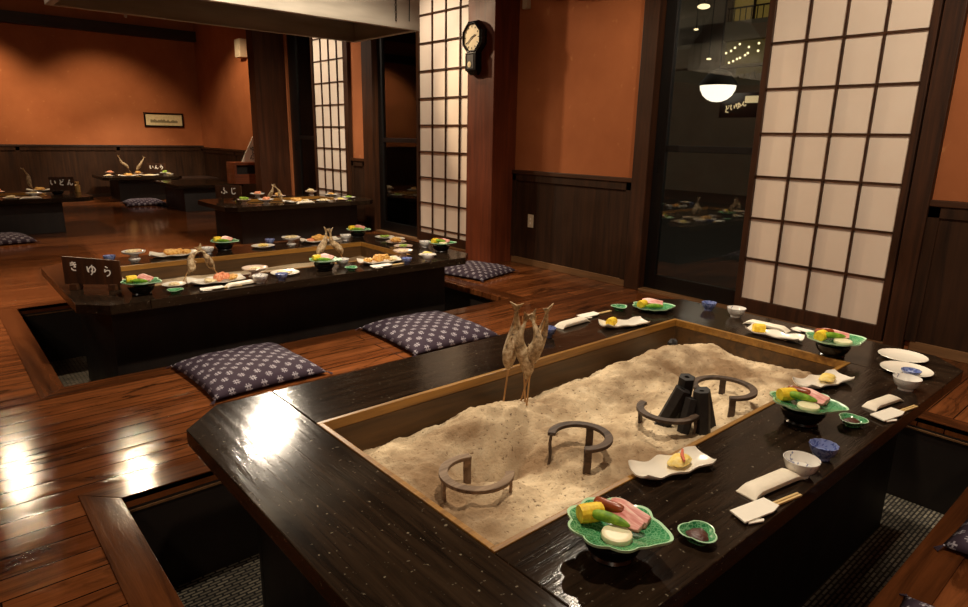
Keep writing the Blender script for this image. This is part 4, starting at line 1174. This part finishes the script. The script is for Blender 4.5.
t = thing('power_outlet', 'white wall outlet plate low on the dark wainscot right of the post', 'outlet', (WX-.021, 4.35, .43))
MB().box(-.007, 0, -.036, .036, -.062, .062).build('cover_plate', M['plastic'], t, bevel=.003)
for z in (-.02, .02):
    MB().box(-.0085, -.0065, -.009, .009, z-.01, z+.01).build('socket', M['white'], t, bevel=.001)
t = thing('picture_frame', 'small wide framed picture hanging on the far orange wall', 'picture', (3.72, YF-.002, 1.395))
w, h = .32, .1
fr = MB(); fr.box(-w-.03, w+.03, -.025, 0, h, h+.03); fr.box(-w-.03, w+.03, -.025, 0, -h-.03, -h); fr.box(-w-.03, -w, -.025, 0, -h, h); fr.box(w, w+.03, -.025, 0, -h, h)
fr.build('frame', M['black'], t, bevel=.003)
MB().box(-w, w, -.012, -.003, -h, h).build('picture_sheet', M['pict'], t)
ps = MB(); rnd = random.Random(3)
sky = [(-w*.75, -h*.5)]+[(w*.75, -h*.5)]+[(w*.75-k*w*.075, -h*.25+h*.4*rnd.random()) for k in range(21)]
ps.prism(sky, 0, .0015, 0, Matrix.Translation((0, -.012, 0)) @ Matrix.Rotation(pi/2, 4, 'X'))
ps.build('ink_drawing', M['pict2'], t)
t = thing('wall_speaker', 'beige box speaker high on the side wall beyond the far post', 'speaker', (WX-.001, 11.15, 2.53))
MB().box(-.12, 0, -.11, .11, -.14, .14).build('cabinet', M['plastic'], t, bevel=.008)
MB().box(-.126, -.119, -.085, .085, -.11, .11).build('grille', M['plastic'], t, bevel=.003)
t = thing('air_conditioner', 'beige air conditioner at the top of the orange wall right of the clock post', 'air conditioner', (WX-.001, 3.98, 2.46))
MB().box(-.2, 0, -.38, .2, -.1, .16).build('body', M['plastic'], t, bevel=.02)
MB().box(-.2, -.1, -.34, .16, -.107, -.1).build('louvre', M['pit'], t, bevel=.002)
t = MB().box(-.05, 0, -.03, .03, -.06, .1).build('switch_box', M['plastic'], bevel=.005); t.location = (WX-.001, 4.5, 2.38)
tag(t, 'little beige switch box high in the corner beside the clock post', 'switch')

# low platform table, box and paper standard in the far right corner
t = thing('low_table', 'bare dark low table beyond the one by the second screen', 'table', (3.4, 10.85, 0))
MB().box(-.48, .5, -.55, .75, .36, .41).build('tabletop', M['top_x'], t, bevel=.004)
MB().box(-.36, .4, -.4, .6, 0, .359).build('base', M['base'], t, bevel=.004)
t = thing('low_bench', 'long dark low bench along the far wall behind the bare table', 'bench', (3.98, 13.0, 0))
MB().box(-.34, .36, -.3, .3, .3, .36).build('seat', M['dark_x'], t, bevel=.004)
for sx in (-.26, .28): MB().box(sx-.03, sx+.03, -.24, .24, 0, .3).build('leg', M['base'], t, bevel=.003)
t = thing('open_box', 'reddish wooden box with a dark slot beside the far post', 'box', (3.99, 10.42, .41))
bx = MB(); bx.box(-.23, .23, -.18, .18, 0, .15); bx.box(-.23, .23, -.18, .18, .29, .33); bx.box(-.23, -.2, -.18, .18, .15, .29); bx.box(.2, .23, -.18, .18, .15, .29); bx.box(-.2, .2, .15, .18, .15, .29)
bx.build('body', M['red'], t, bevel=.003)
MB().box(-.19, .19, -.1, .14, .152, .28).build('slot_lining', M['pit'], t)
t = thing('table_banner', 'white triangular paper standard with dark characters standing on the reddish box', 'sign', (4.12, 10.45, .741))
MB().prism([(-.17, 0), (.13, 0), (.08, .47)], -.006, .006, 0, Matrix.Rotation(pi/2, 4, 'X')).build('paper_triangle', M['paperw'], t)
tx = MB()
for gx, gz, g in ((.02, .2, 'yu'), (.03, .12, 'do'), (.0, .07, 'n')):
    for stt in GLY[g]:
        tx.tube([(gx+(p[0]-.5)*.075, -.0075, gz+(p[1]-.5)*.075) for p in stt], .005, 6)
tx.build('painted_characters', M['blackink'], t)

# ------------------------------------------------------------------ outside at night
g = MB().box(WX+.12, 18, -2, 16, -.25, -.05).build('ground', M['pit'], smooth=False); struct(g)
def opposite_building():
    t = thing('opposite_building', 'dark building across the street with lit windows seen through the glass', 'building', (15, 8, -.05))
    w = MB()
    # upright bays and floor bands leave window openings
    w.box(0.3, .6, -6, 6, 0, 7)
    for z0, z1 in ((0, 2.62), (2.96, 3.02), (3.56, 3.98), (4.85, 7)): w.box(0, .3, -6, 6, z0, z1)
    w.box(0, .3, .72, 6, 2.62, 4.85); w.box(0, .3, -6, -.75, 2.62, 4.85)
    w.build('wall', M['facade'], t, smooth=False)
    f1 = MB().box(.22, .29, -.75, .4, 2.62, 2.96).build('window', M['litdim'], t, smooth=False)
    f3 = MB().box(.22, .29, -.75, .72, 3.02, 3.56).build('window', M['litdim'], t, smooth=False)
    f2 = MB().box(.22, .29, -.75, .62, 3.98, 4.85).build('window', M['litroom'], t, smooth=False)
    br = MB()
    for k in range(11): br.box(.12, .14, -.72+k*.14, -.705+k*.14, 3.98, 4.28)
    br.box(.11, .16, -.75, .72, 4.27, 4.3); br.build('balcony_rail', M['chain'], t)
    fm = MB()
    for y in (-.35, .1): fm.box(.16, .22, y-.02, y+.02, 3.98, 4.85)
    fm.build('glazing_bar', M['chain'], f2)
    MB().box(.16, .22, -.42, -.38, 3.02, 3.56).build('glazing_bar', M['chain'], f3)
    sh = MB(); rnd = random.Random(5)
    sky = [(-.75, 2.62), (.4, 2.62)]
    for k in range(8): y = .4-k*.14; hh = 2.66+.2*rnd.random(); sky += [(y, hh), (y-.1, hh), (y-.1, 2.64)]
    sh.prism(sky, 0, .04, 0, Matrix.Translation((.16, 0, 0)) @ Matrix(((0, 0, 1, 0), (1, 0, 0, 0), (0, 1, 0, 0), (0, 0, 0, 1))))
    sh.build('shelf_goods', M['facade'], f1)
opposite_building()
def bulbs(pts, x, r, lab):
    m = mesh_of('bulb%.3f' % r, lambda: MB().ellipsoid((0, 0, 0), (r, r, r), 10).mesh('string_bulb', M['bulb']))
    for y, z, l in pts: tag(place('string_bulb', m, (x, y, z)), l, 'light', 'small lights across the street')
dots = [(8.47, 3.21), (8.35, 3.25), (8.26, 3.31), (8.15, 3.38), (8.37, 2.99), (8.27, 3.02), (8.18, 3.06), (8.11, 3.08), (7.99, 3.13), (7.93, 3.17), (7.92, 3.3), (7.69, 3.36), (7.69, 3.2)]
bulbs([(y, z, 'tiny warm light in the strings of lights across the street') for y, z in dots], 14.8, .026, '')
# pendant globe and street sign in the alley
t = thing('street_lamp', 'glowing half dome lamp outside the near glass door', 'lamp', (7.6, 4.41, 1.86))
MB().lathe([(0, -.19), (.06, -.184), (.12, -.158), (.17, -.115), (.205, -.05), (.213, 0), (0, 0)], 32).build('dome', M['lamp'], t)
MB().lathe([(0, .001), (.225, .001), (.225, .02), (.12, .16), (.03, .2), (0, .2)], 32).build('hood', M['blackframe'], t)
MB().tube([(0, 0, .2), (0, 0, 1.9)], .012, 8).build('stem', M['blackframe'], t)
t = thing('neon_sign', 'small lit shop sign letters just right of the half dome lamp outside', 'sign', (7.75, 4.2, 1.63))
nb = MB()
for i, (g_, k) in enumerate((('do', 1.0), ('i', .9), ('yu', .8), ('n', .7))):
    for stt in GLY[g_]:
        nb.tube([(0, -((p[0]-.5)*.075+(-.14+i*.07)), (p[1]-.5)*.09*k+(-.04+i*.02)) for p in stt], .0065, 5)
nb.build('lit_letters', M['signlit'], t)
MB().box(0, .02, -.26, -.08, .03, .11).build('lit_panel', M['signlit'], t)
MB().box(.025, .05, -.3, .26, -.14, .15).build('backing', M['blackframe'], t)
for y, z, r, lab in ((3.72, 2.46, .05, 'oval ceiling light outside at the top of the near glass door'), (3.78, 2.26, .02, 'pinpoint light outside left of the lit windows'), (3.61, 1.975, .02, 'pinpoint light outside above the half dome lamp')):
    o = thing('outdoor_light', lab, 'light', (6.0, y, z))
    MB().ellipsoid((0, 0, 0), (r*1.2, r*1.2, r*.45), 14).build('bulb', M['bulb'], o)
    MB().tube([(0, 0, r*.4), (0, 0, 2.95-z)], .006, 6).build('cord', M['blackframe'], o)
# soffit carrying those lights
struct(MB().box(WX+.12, 6.6, -2, 16, 2.95, 3.05).build('trim_15', M['blackframe'], smooth=False))

# ------------------------------------------------------------------ lights
def spot(name, loc, aim, watts, size, blend=.5, rad=.05, col=(1, .74, .46)):
    l = bpy.data.lights.new(name, 'SPOT'); l.energy = watts; l.spot_size = R(size); l.spot_blend = blend
    l.shadow_soft_size = rad; l.color = col
    o = bpy.data.objects.new(name, l); COL.objects.link(o); o.location = loc
    o.rotation_euler = (Vector(aim)-Vector(loc)).to_track_quat('-Z', 'Y').to_euler()
    return o
WARM = (1, .74, .47); SOFT = (1, .84, .64)
spot('downlight_or_fill', (2.85, 7.1, 2.85), (1.9, 1.3, .3), 680, 40, .6, .06, SOFT)
spot('downlight_or_fill', (3.3, 2.5, 2.85), (1.8, 1.15, .3), 150, 75, .6, .05, SOFT)
spot('downlight_or_fill', (1.25, .95, 2.9), (1.5, .92, .3), 150, 85, .8, .06, SOFT)  # unseen fill lamp added to brighten the near table and its ash
spot('downlight_or_fill', (1.7, 2.3, 2.85), (1.8, 4.1, .3), 310, 80, .6, .05, SOFT)
spot('downlight_or_fill', (1.45, 7.75, 2.85), (1.9, 5.2, .2), 190, 85, .7, .06, WARM)
spot('downlight_or_fill', (.4, 8.9, 2.85), (.2, 6.5, 0), 100, 90, .7, .06, WARM)
spot('downlight_or_fill', (3.45, 5.9, 2.85), (3.3, 7.5, .4), 230, 80, .6, .06, SOFT)
spot('downlight_or_fill', (3.0, 11.6, 3.0), (3.0, 12.8, .4), 260, 60, .7, .06, SOFT)
spot('downlight_or_fill', (.3, 10.6, 3.0), (.6, 9.6, .4), 160, 80, .7, .06, WARM)
spot('wall_wash_or_fill', (.4, 12.2, 2.9), (.5, 13.6, 1.0), 200, 100, .6, .06, WARM)
spot('wall_wash_or_fill', (2.4, 11.7, 2.9), (2.8, 13.6, .7), 130, 80, .7, .06, WARM)
spot('wall_wash_or_fill', (3.0, 10.4, 3.0), (4.4, 11.3, .8), 150, 85, .6, .05, WARM)
spot('wall_wash_or_fill', (2.85, 7.1, 2.85), (4.4, 3.9, .9), 260, 46, .5, .05, WARM)
spot('wall_wash_or_fill', (2.9, 2.6, 2.95), (4.4, 3.3, .8), 35, 80, .8, .05, WARM)
spot('wall_wash_or_fill', (2.2, .3, 2.95), (4.4, 1.1, 1.3), 165, 105, .8, .06, SOFT)  # lamp added to brighten the near paper screen and the wall beside it
spot('wall_wash_or_fill', (3.35, 5.65, 2.95), (4.4, 5.8, 1.2), 80, 105, .8, .06, SOFT)
spot('wall_wash_or_fill', (2.6, 8.6, 2.95), (4.4, 8.3, 1.2), 150, 90, .8, .06, SOFT)  # extra spot added to brighten the third paper screen
def pt_l(loc, w, rad=.15, col=SOFT):
    l = bpy.data.lights.new('fill_light', 'POINT'); l.energy = w; l.shadow_soft_size = rad; l.color = col
    o = bpy.data.objects.new('fill_light', l); COL.objects.link(o); o.location = loc
pt_l((-1.2, -1.3, 2.7), 46); pt_l((-1.9, 3.4, 2.8), 55)  # unseen fill points added to lift the room's ambient light

w = bpy.data.worlds.new('night'); scene.world = w; w.use_nodes = True
w.node_tree.nodes['Background'].inputs[0].default_value = (.20, .175, .135, 1)
w.node_tree.nodes['Background'].inputs[1].default_value = .9

vs = scene.view_settings
vs.view_transform = 'Standard'; vs.look = 'None'; vs.gamma = 1; vs.exposure = .2; vs.use_curve_mapping = False
